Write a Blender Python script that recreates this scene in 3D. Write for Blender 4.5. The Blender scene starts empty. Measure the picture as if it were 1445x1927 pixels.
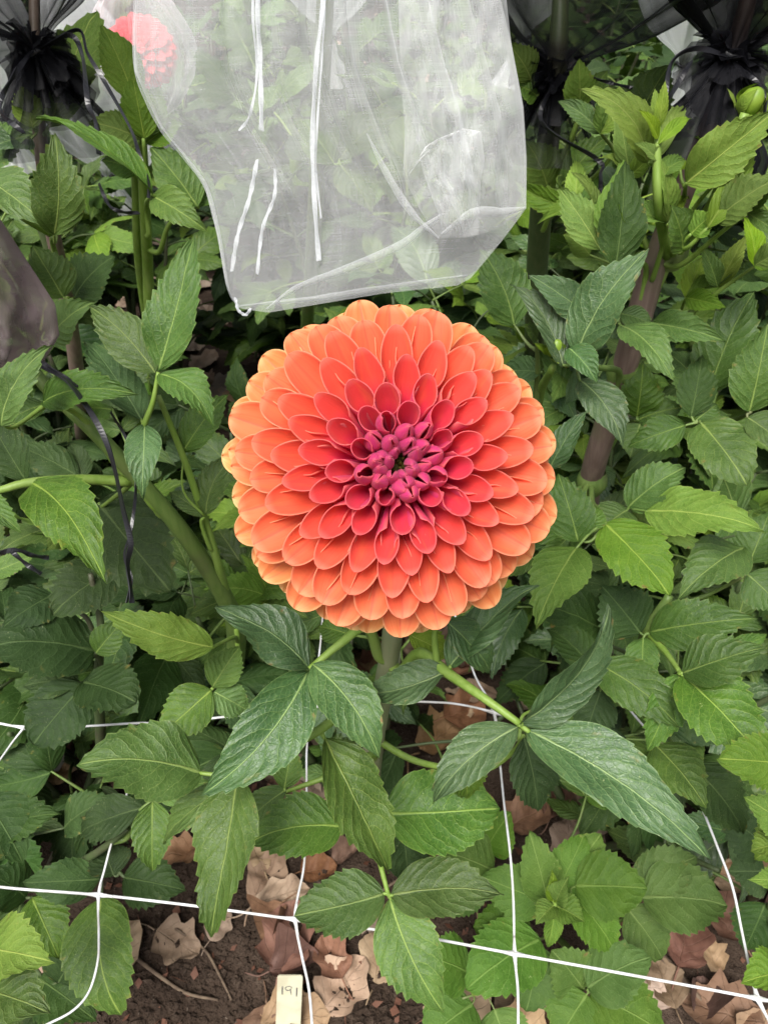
import bpy, math, random
import numpy as np
from mathutils import Vector, Matrix, noise as mnoise

# ------------------------------------------------------------------ camera, light, exposure
SC = bpy.context.scene
COL = SC.collection
W0, H0, F = 1445.0, 1927.0, 1418.0        # photograph size and focal length in its pixels
CAM_H, PITCH = 0.80, math.radians(40)
cam_d = bpy.data.cameras.new('camera')
cam = bpy.data.objects.new('camera', cam_d); COL.objects.link(cam)
cam.location = (0, 0, CAM_H); cam.rotation_euler = (math.pi/2 - PITCH, 0, 0)
cam_d.sensor_fit = 'HORIZONTAL'; cam_d.sensor_width = 36; cam_d.lens = 36*F/W0
cam_d.clip_start = 0.01; cam_d.clip_end = 500
cam_d.dof.use_dof = True; cam_d.dof.focus_distance = 0.34; cam_d.dof.aperture_fstop = 40
SC.camera = cam
SUN_EL, SUN_AZ = 60, 200
wd = bpy.data.worlds.new('World'); SC.world = wd; wd.use_nodes = True
nt = wd.node_tree; nt.nodes.clear()
sky = nt.nodes.new('ShaderNodeTexSky'); sky.sky_type = 'NISHITA'; sky.sun_disc = False
sky.sun_elevation = math.radians(SUN_EL); sky.sun_rotation = math.radians(SUN_AZ)
sky.dust_density = 4.0
hs = nt.nodes.new('ShaderNodeHueSaturation'); hs.inputs['Saturation'].default_value = 0.25
bg = nt.nodes.new('ShaderNodeBackground'); bg.inputs['Strength'].default_value = 0.05
wo = nt.nodes.new('ShaderNodeOutputWorld')
nt.links.new(sky.outputs[0], hs.inputs['Color']); nt.links.new(hs.outputs[0], bg.inputs[0]); nt.links.new(bg.outputs[0], wo.inputs[0])
sun_d = bpy.data.lights.new('sun', 'SUN'); sun_d.energy = 1.5; sun_d.angle = math.radians(28); sun_d.color = (1, .965, .91)
sun = bpy.data.objects.new('sun', sun_d); COL.objects.link(sun)
_a, _e = math.radians(SUN_AZ), math.radians(SUN_EL)
sdir = Vector((math.sin(_a)*math.cos(_e), math.cos(_a)*math.cos(_e), math.sin(_e)))
sun.rotation_euler = sdir.to_track_quat('Z', 'Y').to_euler(); sun.location = (0, 0, 3)
SC.view_settings.view_transform = 'Standard'; SC.view_settings.look = 'None'
SC.view_settings.gamma = 1; SC.view_settings.use_curve_mapping = False
SC.view_settings.exposure = 1.7
cy = SC.cycles
cy.use_denoising = True
cy.use_adaptive_sampling = True; cy.adaptive_threshold = .015
cy.max_bounces = 6; cy.diffuse_bounces = 3; cy.glossy_bounces = 1; cy.transmission_bounces = 4
cy.transparent_max_bounces = 16; cy.caustics_reflective = False; cy.caustics_refractive = False

R = random.Random(7)
Z0 = Vector((0, 0, 1))
# ------------------------------------------------------------------ pixel -> point
FW = Vector((0, math.cos(PITCH), -math.sin(PITCH))); UP = Vector((0, math.sin(PITCH), math.cos(PITCH))); RT = Vector((1, 0, 0))
CAMP = Vector((0, 0, CAM_H))
def P(x, y, d): return CAMP + d*(FW + RT*((x-W0/2)/F) - UP*((y-H0/2)/F))
def ray(x, y): return FW + RT*((x-W0/2)/F) - UP*((y-H0/2)/F)
def plane_pt(x, y, z=0.0):
    r = ray(x, y); return CAMP + r*((z-CAM_H)/r.z)
def proj(p):
    q = Vector(p)-CAMP; d = q.dot(FW)
    if d < 1e-4: return (0, 0, -1)
    return (W0/2 + F*q.dot(RT)/d, H0/2 - F*q.dot(UP)/d, d)
def depth_of(p): return (Vector(p)-CAMP).dot(FW)

# ------------------------------------------------------------------ materials
def lin(r, g, b, k=1.0):
    f = lambda c: ((c/255)/12.92 if c/255 <= .04045 else (((c/255)+.055)/1.055)**2.4)*k
    return (f(r), f(g), f(b), 1)
class NT:
    def __init__(s, name):
        s.m = bpy.data.materials.new(name); s.m.use_nodes = True; s.t = s.m.node_tree; s.t.nodes.clear()
        s.out = s.t.nodes.new('ShaderNodeOutputMaterial')
    def n(s, typ, **kw):
        o = s.t.nodes.new('ShaderNode'+typ)
        for k, v in kw.items():
            if k.startswith('_'): setattr(o, k[1:], v)
        return o
    def l(s, a, b): s.t.links.new(a, b)
    def math(s, op, a, b=None, c=None, clamp=False):
        o = s.t.nodes.new('ShaderNodeMath'); o.operation = op; o.use_clamp = clamp
        for i, v in enumerate((a, b, c)):
            if v is None: continue
            if isinstance(v, (int, float)): o.inputs[i].default_value = v
            else: s.l(v, o.inputs[i])
        return o.outputs[0]
    def mix(s, f, a, b, mode='MIX'):
        o = s.t.nodes.new('ShaderNodeMix'); o.data_type = 'RGBA'; o.blend_type = mode
        for i, v in ((0, f), (6, a), (7, b)):
            if isinstance(v, (int, float)): o.inputs[i].default_value = v
            elif isinstance(v, tuple): o.inputs[i].default_value = v
            else: s.l(v, o.inputs[i])
        return o.outputs[2]
    def ramp(s, f, a, b, lo=0.0, hi=1.0):
        o = s.t.nodes.new('ShaderNodeMapRange'); o.interpolation_type = 'SMOOTHSTEP'
        o.inputs[1].default_value = a; o.inputs[2].default_value = b; o.inputs[3].default_value = lo; o.inputs[4].default_value = hi
        s.l(f, o.inputs[0]); return o.outputs[0]
    def noise(s, vec, scale, detail=3, rough=.55, dist=0.0):
        o = s.t.nodes.new('ShaderNodeTexNoise'); o.inputs['Scale'].default_value = scale
        o.inputs['Detail'].default_value = detail; o.inputs['Roughness'].default_value = rough; o.inputs['Distortion'].default_value = dist
        if vec is not None: s.l(vec, o.inputs['Vector'])
        return o.outputs['Fac']
    def coords(s, kind='Object'):
        o = s.t.nodes.new('ShaderNodeTexCoord'); return o.outputs[kind]
    def scale(s, vec, v):
        o = s.t.nodes.new('ShaderNodeMapping'); o.inputs['Scale'].default_value = v; s.l(vec, o.inputs[0]); return o.outputs[0]
    def bump(s, h, strength, dist):
        o = s.t.nodes.new('ShaderNodeBump'); o.inputs['Strength'].default_value = strength; o.inputs['Distance'].default_value = dist
        s.l(h, o.inputs['Height']); return o.outputs[0]
    def princ(s, col, rough=.5, spec=.5, normal=None, **kw):
        o = s.t.nodes.new('ShaderNodeBsdfPrincipled')
        if isinstance(col, tuple): o.inputs['Base Color'].default_value = col
        else: s.l(col, o.inputs['Base Color'])
        if isinstance(rough, (int, float)): o.inputs['Roughness'].default_value = rough
        else: s.l(rough, o.inputs['Roughness'])
        o.inputs['Specular IOR Level'].default_value = spec
        if normal is not None: s.l(normal, o.inputs['Normal'])
        return o
    def surf(s, sh): s.l(sh, s.out.inputs['Surface'])

def leaf_material(name, c_dark, c_light, vein, trans, veins=7.5, rough=.42, spec=.5, spots=1.0):
    m = NT(name)
    uv = m.n('UVMap').outputs[0]
    sep = m.n('SeparateXYZ'); m.l(uv, sep.inputs[0])
    u, t = sep.outputs[0], sep.outputs[1]
    oi = m.n('ObjectInfo').outputs['Random']
    sd = m.math('SUBTRACT', u, .5)
    a = m.math('MULTIPLY', m.math('ABSOLUTE', sd), 2.0)
    side = m.math('MULTIPLY', m.math('SIGN', sd), .23)
    cmb = m.n('CombineXYZ'); m.l(u, cmb.inputs[0]); m.l(m.math('MULTIPLY', t, 2.0), cmb.inputs[1]); m.l(m.math('MULTIPLY', oi, 37.0), cmb.inputs[2])
    vec = cmb.outputs[0]
    nz = m.noise(vec, 3.0, 2)
    fine = m.noise(vec, 26, 4, .6)
    blot = m.noise(vec, 1.7, 2)
    # pinnate side veins, leaving the midrib forwards
    ph = m.math('ADD', m.math('MULTIPLY', m.math('SUBTRACT', t, m.math('MULTIPLY', m.math('POWER', a, 1.35), .32)), veins), side)
    ph = m.math('ADD', ph, m.math('MULTIPLY', nz, 1.1))
    fr = m.math('ABSOLUTE', m.math('SUBTRACT', m.math('FRACT', ph), .5))          # 0 at vein
    vw = m.math('ADD', .030, m.math('MULTIPLY', a, .02))
    vmask = m.math('SUBTRACT', 1.0, m.math('DIVIDE', fr, vw), clamp=True)
    vmask = m.math('MULTIPLY', vmask, m.ramp(a, 1.0, .72))
    hw = m.math('MAXIMUM', m.math('SINE', m.math('MULTIPLY', t, math.pi)), .22)
    mrib = m.math('SUBTRACT', 1.0, m.math('DIVIDE', a, m.math('DIVIDE', .030, hw)), clamp=True)
    mrib = m.ramp(mrib, .0, .8)
    vor = m.n('TexVoronoi', _feature='DISTANCE_TO_EDGE'); vor.inputs['Scale'].default_value = 13
    m.l(vec, vor.inputs['Vector'])
    net = m.ramp(vor.outputs['Distance'], .0, .10, 1, 0)
    col = m.mix(m.ramp(blot, .3, .7), c_dark, c_light)
    col = m.mix(m.math('MULTIPLY', m.ramp(fine, .35, .75), .45), col, tuple(min(1, c*1.35) for c in c_light[:3])+(1,))
    col = m.mix(m.math('MULTIPLY', net, .16), col, vein)
    col = m.mix(m.math('MULTIPLY', vmask, .46), col, vein)
    col = m.mix(m.math('MULTIPLY', mrib, .75), col, vein)
    edge = m.ramp(a, .955, 1.0)
    col = m.mix(m.math('MULTIPLY', edge, .30), col, vein)
    sp = m.noise(vec, 34, 1, .5)
    big = m.noise(vec, 2.3, 1, .5)
    sm = m.math('MULTIPLY', m.ramp(sp, .70, .76), m.ramp(big, .50, .62))
    col = m.mix(m.math('MULTIPLY', sm, .5*spots), col, (.42, .47, .22, 1))
    wn = m.noise(vec, 5.5, 3, .6)
    old = m.math('MULTIPLY', m.ramp(wn, .60, .72), m.ramp(a, .55, .95))
    col = m.mix(m.math('MULTIPLY', old, .55), col, (.22, .20, .045, 1))
    brn = m.math('MULTIPLY', m.ramp(wn, .69, .74), m.ramp(a, .70, .95))
    col = m.mix(m.math('MULTIPLY', brn, .8), col, (.16, .09, .04, 1))
    hsv = m.n('HueSaturation'); m.l(col, hsv.inputs['Color'])
    m.l(m.math('ADD', .486, m.math('MULTIPLY', oi, .020)), hsv.inputs['Hue'])
    m.l(m.math('ADD', .70, m.math('MULTIPLY', m.math('FRACT', m.math('MULTIPLY', oi, 7.3)), .52)), hsv.inputs['Value'])
    m.l(m.math('ADD', .90, m.math('MULTIPLY', m.math('FRACT', m.math('MULTIPLY', oi, 13.7)), .18)), hsv.inputs['Saturation'])
    col = hsv.outputs[0]
    # quilted relief between veins
    q = m.math('SQRT', m.math('MULTIPLY', fr, 2.0))
    h = m.math('MULTIPLY', m.math('SUBTRACT', q, 1.0), m.ramp(a, 0, .25))
    h = m.math('ADD', h, m.math('MULTIPLY', net, -.18))
    h = m.math('ADD', h, m.math('MULTIPLY', mrib, -.6))
    h = m.math('ADD', h, m.math('MULTIPLY', fine, .55))
    nrm = m.bump(h, .62, .0010)
    rg = m.math('ADD', rough, m.math('MULTIPLY', fine, .2))
    pb = m.princ(col, rg, spec, nrm)
    tr = m.n('BsdfTranslucent'); m.l(m.mix(.6, col, (.30, .42, .04, 1), 'MULTIPLY'), tr.inputs[0])
    tcol = m.mix(.5, col, (.17, .30, .02, 1)); m.l(tcol, tr.inputs[0]); m.l(nrm, tr.inputs['Normal'])
    mx = m.n('MixShader'); mx.inputs[0].default_value = trans
    m.l(pb.outputs[0], mx.inputs[1]); m.l(tr.outputs[0], mx.inputs[2]); m.surf(mx.outputs[0])
    return m.m

LEAF = {
 'blue':  leaf_material('leaf_blue_green', (.030, .074, .021, 1), (.050, .108, .031, 1), (.25, .36, .12, 1), .08, rough=.29, spec=.50),
 'mid':   leaf_material('leaf_green', (.040, .090, .015, 1), (.066, .132, .022, 1), (.26, .36, .085, 1), .12, rough=.34, spec=.32),
 'bright':leaf_material('leaf_fresh_green', (.074, .150, .018, 1), (.112, .200, .027, 1), (.33, .43, .09, 1), .20, rough=.44, spec=.22),
 'dark':  leaf_material('leaf_dark_shaded_green', (.018, .042, .010, 1), (.032, .066, .016, 1), (.10, .16, .05, 1), .08, rough=.44, spec=.16),  # older lower leaves; shade of the deep canopy is also put into this colour
 'weed':  leaf_material('leaf_soft_green', (.050, .112, .016, 1), (.076, .148, .024, 1), (.18, .28, .07, 1), .14, veins=6, rough=.52, spec=.22),
 'lime':  leaf_material('leaf_lime', (.11, .20, .014, 1), (.17, .27, .026, 1), (.34, .42, .09, 1), .22, rough=.46, spec=.30),
}
def stem_material(name, c1, c2, c3, rough=.5):
    m = NT(name); o = m.coords('Object')
    st = m.noise(m.scale(o, (240, 240, 14)), 1.0, 3)
    bl = m.noise(o, 16, 3)
    col = m.mix(m.ramp(st, .3, .7), c1, c2); col = m.mix(m.ramp(bl, .48, .7), col, c3)
    n = m.bump(st, .35, .001)
    m.surf(m.princ(col, rough, .4, n).outputs[0]); return m.m
STEM = {
 'green': stem_material('stem_green', (.10, .17, .035, 1), (.15, .22, .055, 1), (.13, .15, .06, 1)),
 'bright': stem_material('stalk_bright_green', (.15, .25, .035, 1), (.20, .30, .06, 1), (.17, .24, .06, 1)),
 'purple': stem_material('stem_purple_brown', (.14, .092, .078, 1), (.21, .15, .125, 1), (.14, .125, .07, 1)),
 'pale': stem_material('stem_pale', (.22, .25, .13, 1), (.28, .29, .17, 1), (.20, .22, .12, 1)),
 'dark': stem_material('stem_dark', (.055, .085, .030, 1), (.075, .10, .040, 1), (.070, .060, .040, 1)),
}
def petal_material():
    m = NT('petal'); at = m.n('VertexColor', _layer_name='Col').outputs[0]
    uv = m.n('UVMap').outputs[0]
    oi = m.n('ObjectInfo').outputs['Random']
    sx = m.n('SeparateXYZ'); m.l(uv, sx.inputs[0])
    cb = m.n('CombineXYZ'); m.l(m.math('MULTIPLY', sx.outputs[0], 26), cb.inputs[0]); m.l(m.math('MULTIPLY', sx.outputs[1], 1.6), cb.inputs[1]); m.l(m.math('MULTIPLY', oi, 61), cb.inputs[2])
    st = m.noise(cb.outputs[0], 1.0, 4, .6, .3)
    cb2 = m.n('CombineXYZ'); m.l(m.math('MULTIPLY', sx.outputs[0], 5), cb2.inputs[0]); m.l(m.math('MULTIPLY', sx.outputs[1], 1.5), cb2.inputs[1]); m.l(m.math('MULTIPLY', oi, 31), cb2.inputs[2])
    bl = m.noise(cb2.outputs[0], 1.0, 2)
    col = m.mix(m.math('MULTIPLY', m.ramp(st, .45, .8), .34), at, lin(236, 78, 66, 1))
    col = m.mix(m.math('MULTIPLY', m.ramp(bl, .5, .8), .25), col, lin(252, 150, 80, 1))
    spk = m.noise(m.scale(uv, (30, 60, 1)), 1.0, 1)
    col = m.mix(m.math('MULTIPLY', m.ramp(spk, .79, .82), .6), col, lin(120, 50, 30))
    nrm = m.bump(st, .35, .0008)
    pb = m.princ(col, .5, .32, nrm)
    pb.inputs['Sheen Weight'].default_value = .12
    tr = m.n('BsdfTranslucent'); m.l(col, tr.inputs[0])
    mx = m.n('MixShader'); mx.inputs[0].default_value = .46
    m.l(pb.outputs[0], mx.inputs[1]); m.l(tr.outputs[0], mx.inputs[2]); m.surf(mx.outputs[0]); return m.m
PETAL = petal_material()
def organza(name, col, dens, weave, rough=.5):
    m = NT(name); uv = m.n('UVMap').outputs[0]
    v1 = m.noise(m.scale(uv, (2.0, 420, 1)), 1.0, 2); v2 = m.noise(m.scale(uv, (420, 2.0, 1)), 1.0, 2)
    rt = m.n('Mapping'); rt.inputs['Rotation'].default_value = (0, 0, .35); rt.inputs['Scale'].default_value = (14, 170, 1); m.l(uv, rt.inputs[0])
    sc = m.noise(rt.outputs[0], 1.0, 3, .6, .4)
    w = m.math('ADD', m.math('MULTIPLY', m.ramp(v1, .4, .8), .35), m.math('MULTIPLY', m.ramp(v2, .4, .8), .45))
    w = m.math('ADD', w, m.math('MULTIPLY', m.ramp(sc, .69, .75), .9))
    a0 = m.math('ADD', dens, m.math('MULTIPLY', w, weave))
    lw = m.n('LayerWeight'); lw.inputs['Blend'].default_value = .5
    cosn = m.math('MAXIMUM', m.math('SUBTRACT', 1.0, lw.outputs['Facing']), .16)
    al = m.math('SUBTRACT', 1.0, m.math('POWER', m.math('SUBTRACT', 1.0, m.math('MINIMUM', a0, .95)), m.math('DIVIDE', 1.0, cosn)))
    df = m.princ(col, rough, .3); tr = m.n('BsdfTranslucent'); tr.inputs[0].default_value = col
    mx = m.n('MixShader'); mx.inputs[0].default_value = .45; m.l(df.outputs[0], mx.inputs[1]); m.l(tr.outputs[0], mx.inputs[2])
    tp = m.n('BsdfTransparent'); m2 = m.n('MixShader'); m.l(al, m2.inputs[0]); m.l(tp.outputs[0], m2.inputs[1]); m.l(mx.outputs[0], m2.inputs[2])
    m.surf(m2.outputs[0]); return m.m
ORG_C = organza('white_organza_folded_double', (.84, .86, .88, 1), .18, .16)
ORG_W = organza('white_organza', (.93, .94, .95, 1), .135, .12)
ORG_B = organza('thick_white_organza', (.90, .91, .93, 1), .34, .16)
ORG_K = organza('black_organza', (.012, .012, .015, 1), .34, .14)
ORG_D = organza('dense_black_organza', (.010, .010, .013, 1), .60, .14)
ORG_P = organza('faded_black_organza', (.17, .13, .135, 1), .42, .14)
def plain(name, c, rough=.5, spec=.4, bump=0, scale=60, var=None):
    m = NT(name); o = m.coords('Object'); n1 = m.noise(o, scale, 4)
    col = m.mix(m.ramp(n1, .35, .7), c, var or tuple(x*.8 for x in c[:3])+(1,))
    m.surf(m.princ(col, rough, spec, m.bump(n1, bump, .002) if bump else None).outputs[0]); return m.m
RIB_W = organza('white_ribbon', (.80, .82, .85, 1), .50, .25)
RIB_K = plain('black_ribbon', (.010, .010, .013, 1), .35, .6)
CORD = plain('white_plastic', (.74, .75, .77, 1), .42, .45, .3, 70, (.58, .57, .54, 1))
TAG = plain('cream_plastic', (.56, .54, .39, 1), .55, .35, .2, 45, (.44, .41, .29, 1))
TAG2 = plain('weathered_plastic', (.42, .40, .36, 1), .6, .3, 0, 30)
PENCIL = plain('pencil', (.09, .09, .095, 1), .7, .2, 0, 900, (.22, .21, .18, 1))
TWIG = plain('twig_bark', (.17, .125, .085, 1), .8, .2, .6, 120, (.10, .07, .05, 1))
PIP = plain('flower_disc_green', (.11, .10, .014, 1), .6, .3, .5, 300, (.065, .05, .012, 1))
CALYX = plain('calyx_green', (.10, .19, .03, 1), .5, .4)
CORAL = plain('coral_petal', lin(238, 96, 96), .55, .3, 0, 90, lin(226, 60, 72))
CUT = plain('bud_green', (.20, .30, .03, 1), .45, .5, 0, 90, (.14, .24, .02, 1))
def dry_material(name, c1, c2, c3):
    m = NT(name); uv = m.n('UVMap').outputs[0]; o = m.coords('Object'); oi = m.n('ObjectInfo').outputs['Random']
    n1 = m.noise(o, 45, 5, .65); n2 = m.noise(o, 260, 3)
    sep = m.n('SeparateXYZ'); m.l(uv, sep.inputs[0])
    a = m.math('MULTIPLY', m.math('ABSOLUTE', m.math('SUBTRACT', sep.outputs[0], .5)), 2.0)
    ph = m.math('MULTIPLY', m.math('SUBTRACT', sep.outputs[1], m.math('MULTIPLY', a, .3)), 6.0)
    fr = m.math('ABSOLUTE', m.math('SUBTRACT', m.math('FRACT', ph), .5))
    vm = m.ramp(fr, .05, .0); mr = m.ramp(a, .05, .0)
    vv = m.math('MAXIMUM', vm, mr)
    col = m.mix(m.ramp(n1, .32, .68), c1, c2); col = m.mix(m.math('MULTIPLY', vv, .35), col, c3)
    col = m.mix(m.math('MULTIPLY', m.ramp(n2, .64, .74), .4), col, tuple(x*.3 for x in c1[:3])+(1,))
    hsv = m.n('HueSaturation'); m.l(col, hsv.inputs['Color']); m.l(m.math('ADD', .5, m.math('MULTIPLY', oi, .7)), hsv.inputs['Value'])
    m.l(m.math('ADD', .485, m.math('MULTIPLY', m.math('FRACT', m.math('MULTIPLY', oi, 9.1)), .025)), hsv.inputs['Hue'])
    m.l(m.math('ADD', .65, m.math('MULTIPLY', m.math('FRACT', m.math('MULTIPLY', oi, 5.7)), .4)), hsv.inputs['Saturation'])
    h = m.math('ADD', m.math('MULTIPLY', vv, .8), n1)
    m.surf(m.princ(hsv.outputs[0], .65, .25, m.bump(h, .6, .002)).outputs[0]); return m.m
DRY = [dry_material('dry_leaf_tan', (.25, .145, .068, 1), (.37, .23, .12, 1), (.35, .23, .13, 1)),
       dry_material('dry_leaf_brown', (.15, .066, .034, 1), (.24, .115, .062, 1), (.27, .15, .085, 1)),
       dry_material('dry_leaf_pale', (.32, .205, .118, 1), (.45, .31, .19, 1), (.42, .29, .18, 1))]  # pale leaves, colour raised further to paint in sunlight reaching the gaps
def soil_material():
    m = NT('soil'); o = m.coords('Object')
    a = m.noise(o, 9, 4, .6); b = m.noise(o, 55, 6, .65); c = m.noise(o, 320, 3, .6)
    col = m.mix(m.ramp(a, .35, .7), (.040, .026, .018, 1), (.068, .046, .033, 1))
    col = m.mix(m.ramp(b, .5, .78), col, (.105, .075, .055, 1))
    col = m.mix(m.ramp(c, .66, .75), col, (.24, .19, .15, 1))
    h = m.math('ADD', m.math('MULTIPLY', b, 1.0), m.math('MULTIPLY', c, .35))
    m.surf(m.princ(col, .9, .2, m.bump(h, .9, .012)).outputs[0]); return m.m
SOIL = soil_material()

# ------------------------------------------------------------------ mesh helpers
def mesh(name, V, Fc, mat=None, uv=None, colors=None, smooth=True):
    me = bpy.data.meshes.new(name); me.from_pydata([tuple(v) for v in V], [], Fc)
    if smooth: me.polygons.foreach_set('use_smooth', [True]*len(me.polygons))
    if uv is not None:
        idx = np.empty(len(me.loops), dtype=np.int32); me.loops.foreach_get('vertex_index', idx)
        l = me.uv_layers.new(name='UVMap'); l.data.foreach_set('uv', np.asarray(uv, dtype=np.float32)[idx].ravel())
    if colors is not None:
        ca = me.color_attributes.new('Col', 'FLOAT_COLOR', 'POINT'); ca.data.foreach_set('color', np.asarray(colors, dtype=np.float32).ravel())
    if mat: me.materials.append(mat)
    me.update(); return me
def link(name, me, parent=None):
    o = bpy.data.objects.new(name, me); COL.objects.link(o)
    if parent is not None: o.parent = parent
    return o
def tag(o, label, cat, group=None, kind=None):
    if label: o['label'] = label
    if cat: o['category'] = cat
    if group: o['group'] = group
    if kind: o['kind'] = kind
    return o
def empty(name, loc, label, cat, group=None):
    o = bpy.data.objects.new(name, None); COL.objects.link(o); o.location = loc; o.empty_display_size = .02
    tag(o, label, cat, group); return o
def smooth_path(pts, n=6):
    pts = [Vector(p) for p in pts]
    if len(pts) < 3:
        return [pts[0].lerp(pts[1], i/n) for i in range(n+1)]
    q = [pts[0]*2-pts[1]]+pts+[pts[-1]*2-pts[-2]]; out = []
    for i in range(1, len(q)-2):
        for k in range(n):
            t = k/n; a, b, c, d = q[i-1], q[i], q[i+1], q[i+2]
            out.append(.5*((2*b)+(c-a)*t+(2*a-5*b+4*c-d)*t*t+(3*b-3*c+d-a)*t**3))
    out.append(pts[-1]); return out
def tube_data(path, radii, ns=8, off=Vector(), flat=1.0, caps=True):
    n = len(path); V = []; Fc = []
    rr = np.interp(np.linspace(0, 1, n), np.linspace(0, 1, len(radii)), radii)
    x = None
    for i, p in enumerate(path):
        t = (path[min(i+1, n-1)]-path[max(i-1, 0)]).normalized()
        if x is None: x = t.orthogonal().normalized()
        else: x = (x - t*x.dot(t)).normalized()
        y = t.cross(x)
        for k in range(ns):
            a = 2*math.pi*k/ns
            V.append(p - off + (x*math.cos(a) + y*math.sin(a)*flat)*rr[i])
    for i in range(n-1):
        for k in range(ns):
            Fc.append((i*ns+k, i*ns+(k+1) % ns, (i+1)*ns+(k+1) % ns, (i+1)*ns+k))
    if caps: Fc += [tuple(range(ns))[::-1], tuple((n-1)*ns+k for k in range(ns))]
    return V, Fc
def tube(name, pts, radii, mat, parent=None, off=Vector(), ns=8, n=6, flat=1.0):
    V, Fc = tube_data(smooth_path(pts, n), radii, ns, off, flat)
    return link(name, mesh(name, V, Fc, mat), parent)
def join(parts):
    V = []; Fc = []
    for v, f in parts:
        b = len(V); V += list(v); Fc += [tuple(i+b for i in q) for q in f]
    return V, Fc

# ------------------------------------------------------------------ leaves
def leaf_grid(L, Wd, fold=.25, arch=.1, side=0., wave=.02, nv=30, nu=4, tp=3, a=.75, b=1.05, tooth=.075, seed=0, tipcurl=0., smooth_teeth=False, droop=0.):
    rr = random.Random(seed); ph1, ph2 = rr.uniform(0, 6), rr.uniform(0, 6); k1 = rr.uniform(7, 12); k2 = rr.uniform(7, 12)
    pk = a/(a+b); mx = pk**a*(1-pk)**b
    V = []; UV = []; Fc = []
    for i in range(nv+1):
        t = i/nv; f = (max(t, 0)**a)*(max(1-t, 0)**b)/mx
        hw0 = Wd/2*f
        for j in range(-nu, nu+1):
            u = j/nu; s = 1 if u >= 0 else -1
            hw = hw0; dx = 0
            if abs(j) == nu and .24 < t < .97:
                q = (i + (1 if s > 0 else 0)) % tp
                amp = tooth*(.15+1.3*((math.sin((i//tp)*12.9898+s*4.1+seed*1.7)*43758.5) % 1))*min(1, (t-.20)*4)
                hw = hw0 + Wd*amp*(q/(tp-1) - .35)*min(1, f*2)
                dx = L*.020*(q/(tp-1))*amp/max(tooth, 1e-6)
            y = u*hw
            z = fold*abs(y) - fold*.35*(y*y)/(Wd*.5+1e-9)*1.0
            z += wave*L*(u*u)*math.sin((k1 if s > 0 else k2)*t + (ph1 if s > 0 else ph2))
            z += arch*L*4*t*(1-t) + tipcurl*L*max(0, t-.7)**2*6 - droop*L*abs(u)**2*.5*f
            z += L*.030*abs(u)*mnoise.noise(Vector((t*4.5+seed*3.7, u*1.6, seed*1.9)))+L*.012*mnoise.noise(Vector((t*9+seed, u*4, seed*.7)))
            y2 = y + side*L*4*t*(1-t)
            V.append((t*L+dx, y2, z)); UV.append((.5+.5*u, t))
    m = 2*nu+1
    for i in range(nv):
        for j in range(2*nu):
            q = i*m+j; Fc.append((q, q+1, q+m+1, q+m))
    return V, Fc, UV
def frame(base, tip, roll=0., hint=None):
    X = (tip-base).normalized()
    mid = (base+tip)/2
    h = hint if hint is not None else ((CAMP-mid).normalized()*.62 + Vector((0, 0, 1))*.55)
    N = (h - X*h.dot(X)).normalized()
    N = Matrix.Rotation(math.radians(roll), 3, X) @ N
    Y = N.cross(X)
    return Matrix(((X.x, Y.x, N.x), (X.y, Y.y, N.y), (X.z, Y.z, N.z)))
_seed = [0]
def hero_leaflet(parent, off, b, t, wpx, mat='mid', fold=.25, roll=0., arch=.08, side=0., shape=None, wave=.032, name='leaflet', tipcurl=0., droop=.0, tooth=.07):
    _seed[0] += 1
    B = P(*b); T = P(*t); L = (T-B).length; rl_ = random.Random(_seed[0]*31)
    arch += rl_.uniform(-.01, .05); tipcurl -= rl_.uniform(0, .16); fold += rl_.uniform(-.04, .12)
    Wd = wpx*(.92 if mat == 'blue' else .99)*((b[2]+t[2])/2)/F
    a, bb = shape or (.76, 1.18)
    if tooth == .07: tooth = {'blue': .024, 'mid': .05, 'bright': .06}.get(mat, .06)
    V, Fc, UV = leaf_grid(L, Wd, fold, arch, side, wave, nv=36, nu=5, tp=3, a=a, b=bb, tooth=tooth, seed=_seed[0], tipcurl=tipcurl, droop=droop)
    M = frame(B, T, roll + rl_.uniform(-15, 15))
    Vw = [M @ Vector(v) + B - off for v in V]
    return link(name, mesh(name, Vw, Fc, LEAF[mat], UV), parent)

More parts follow.
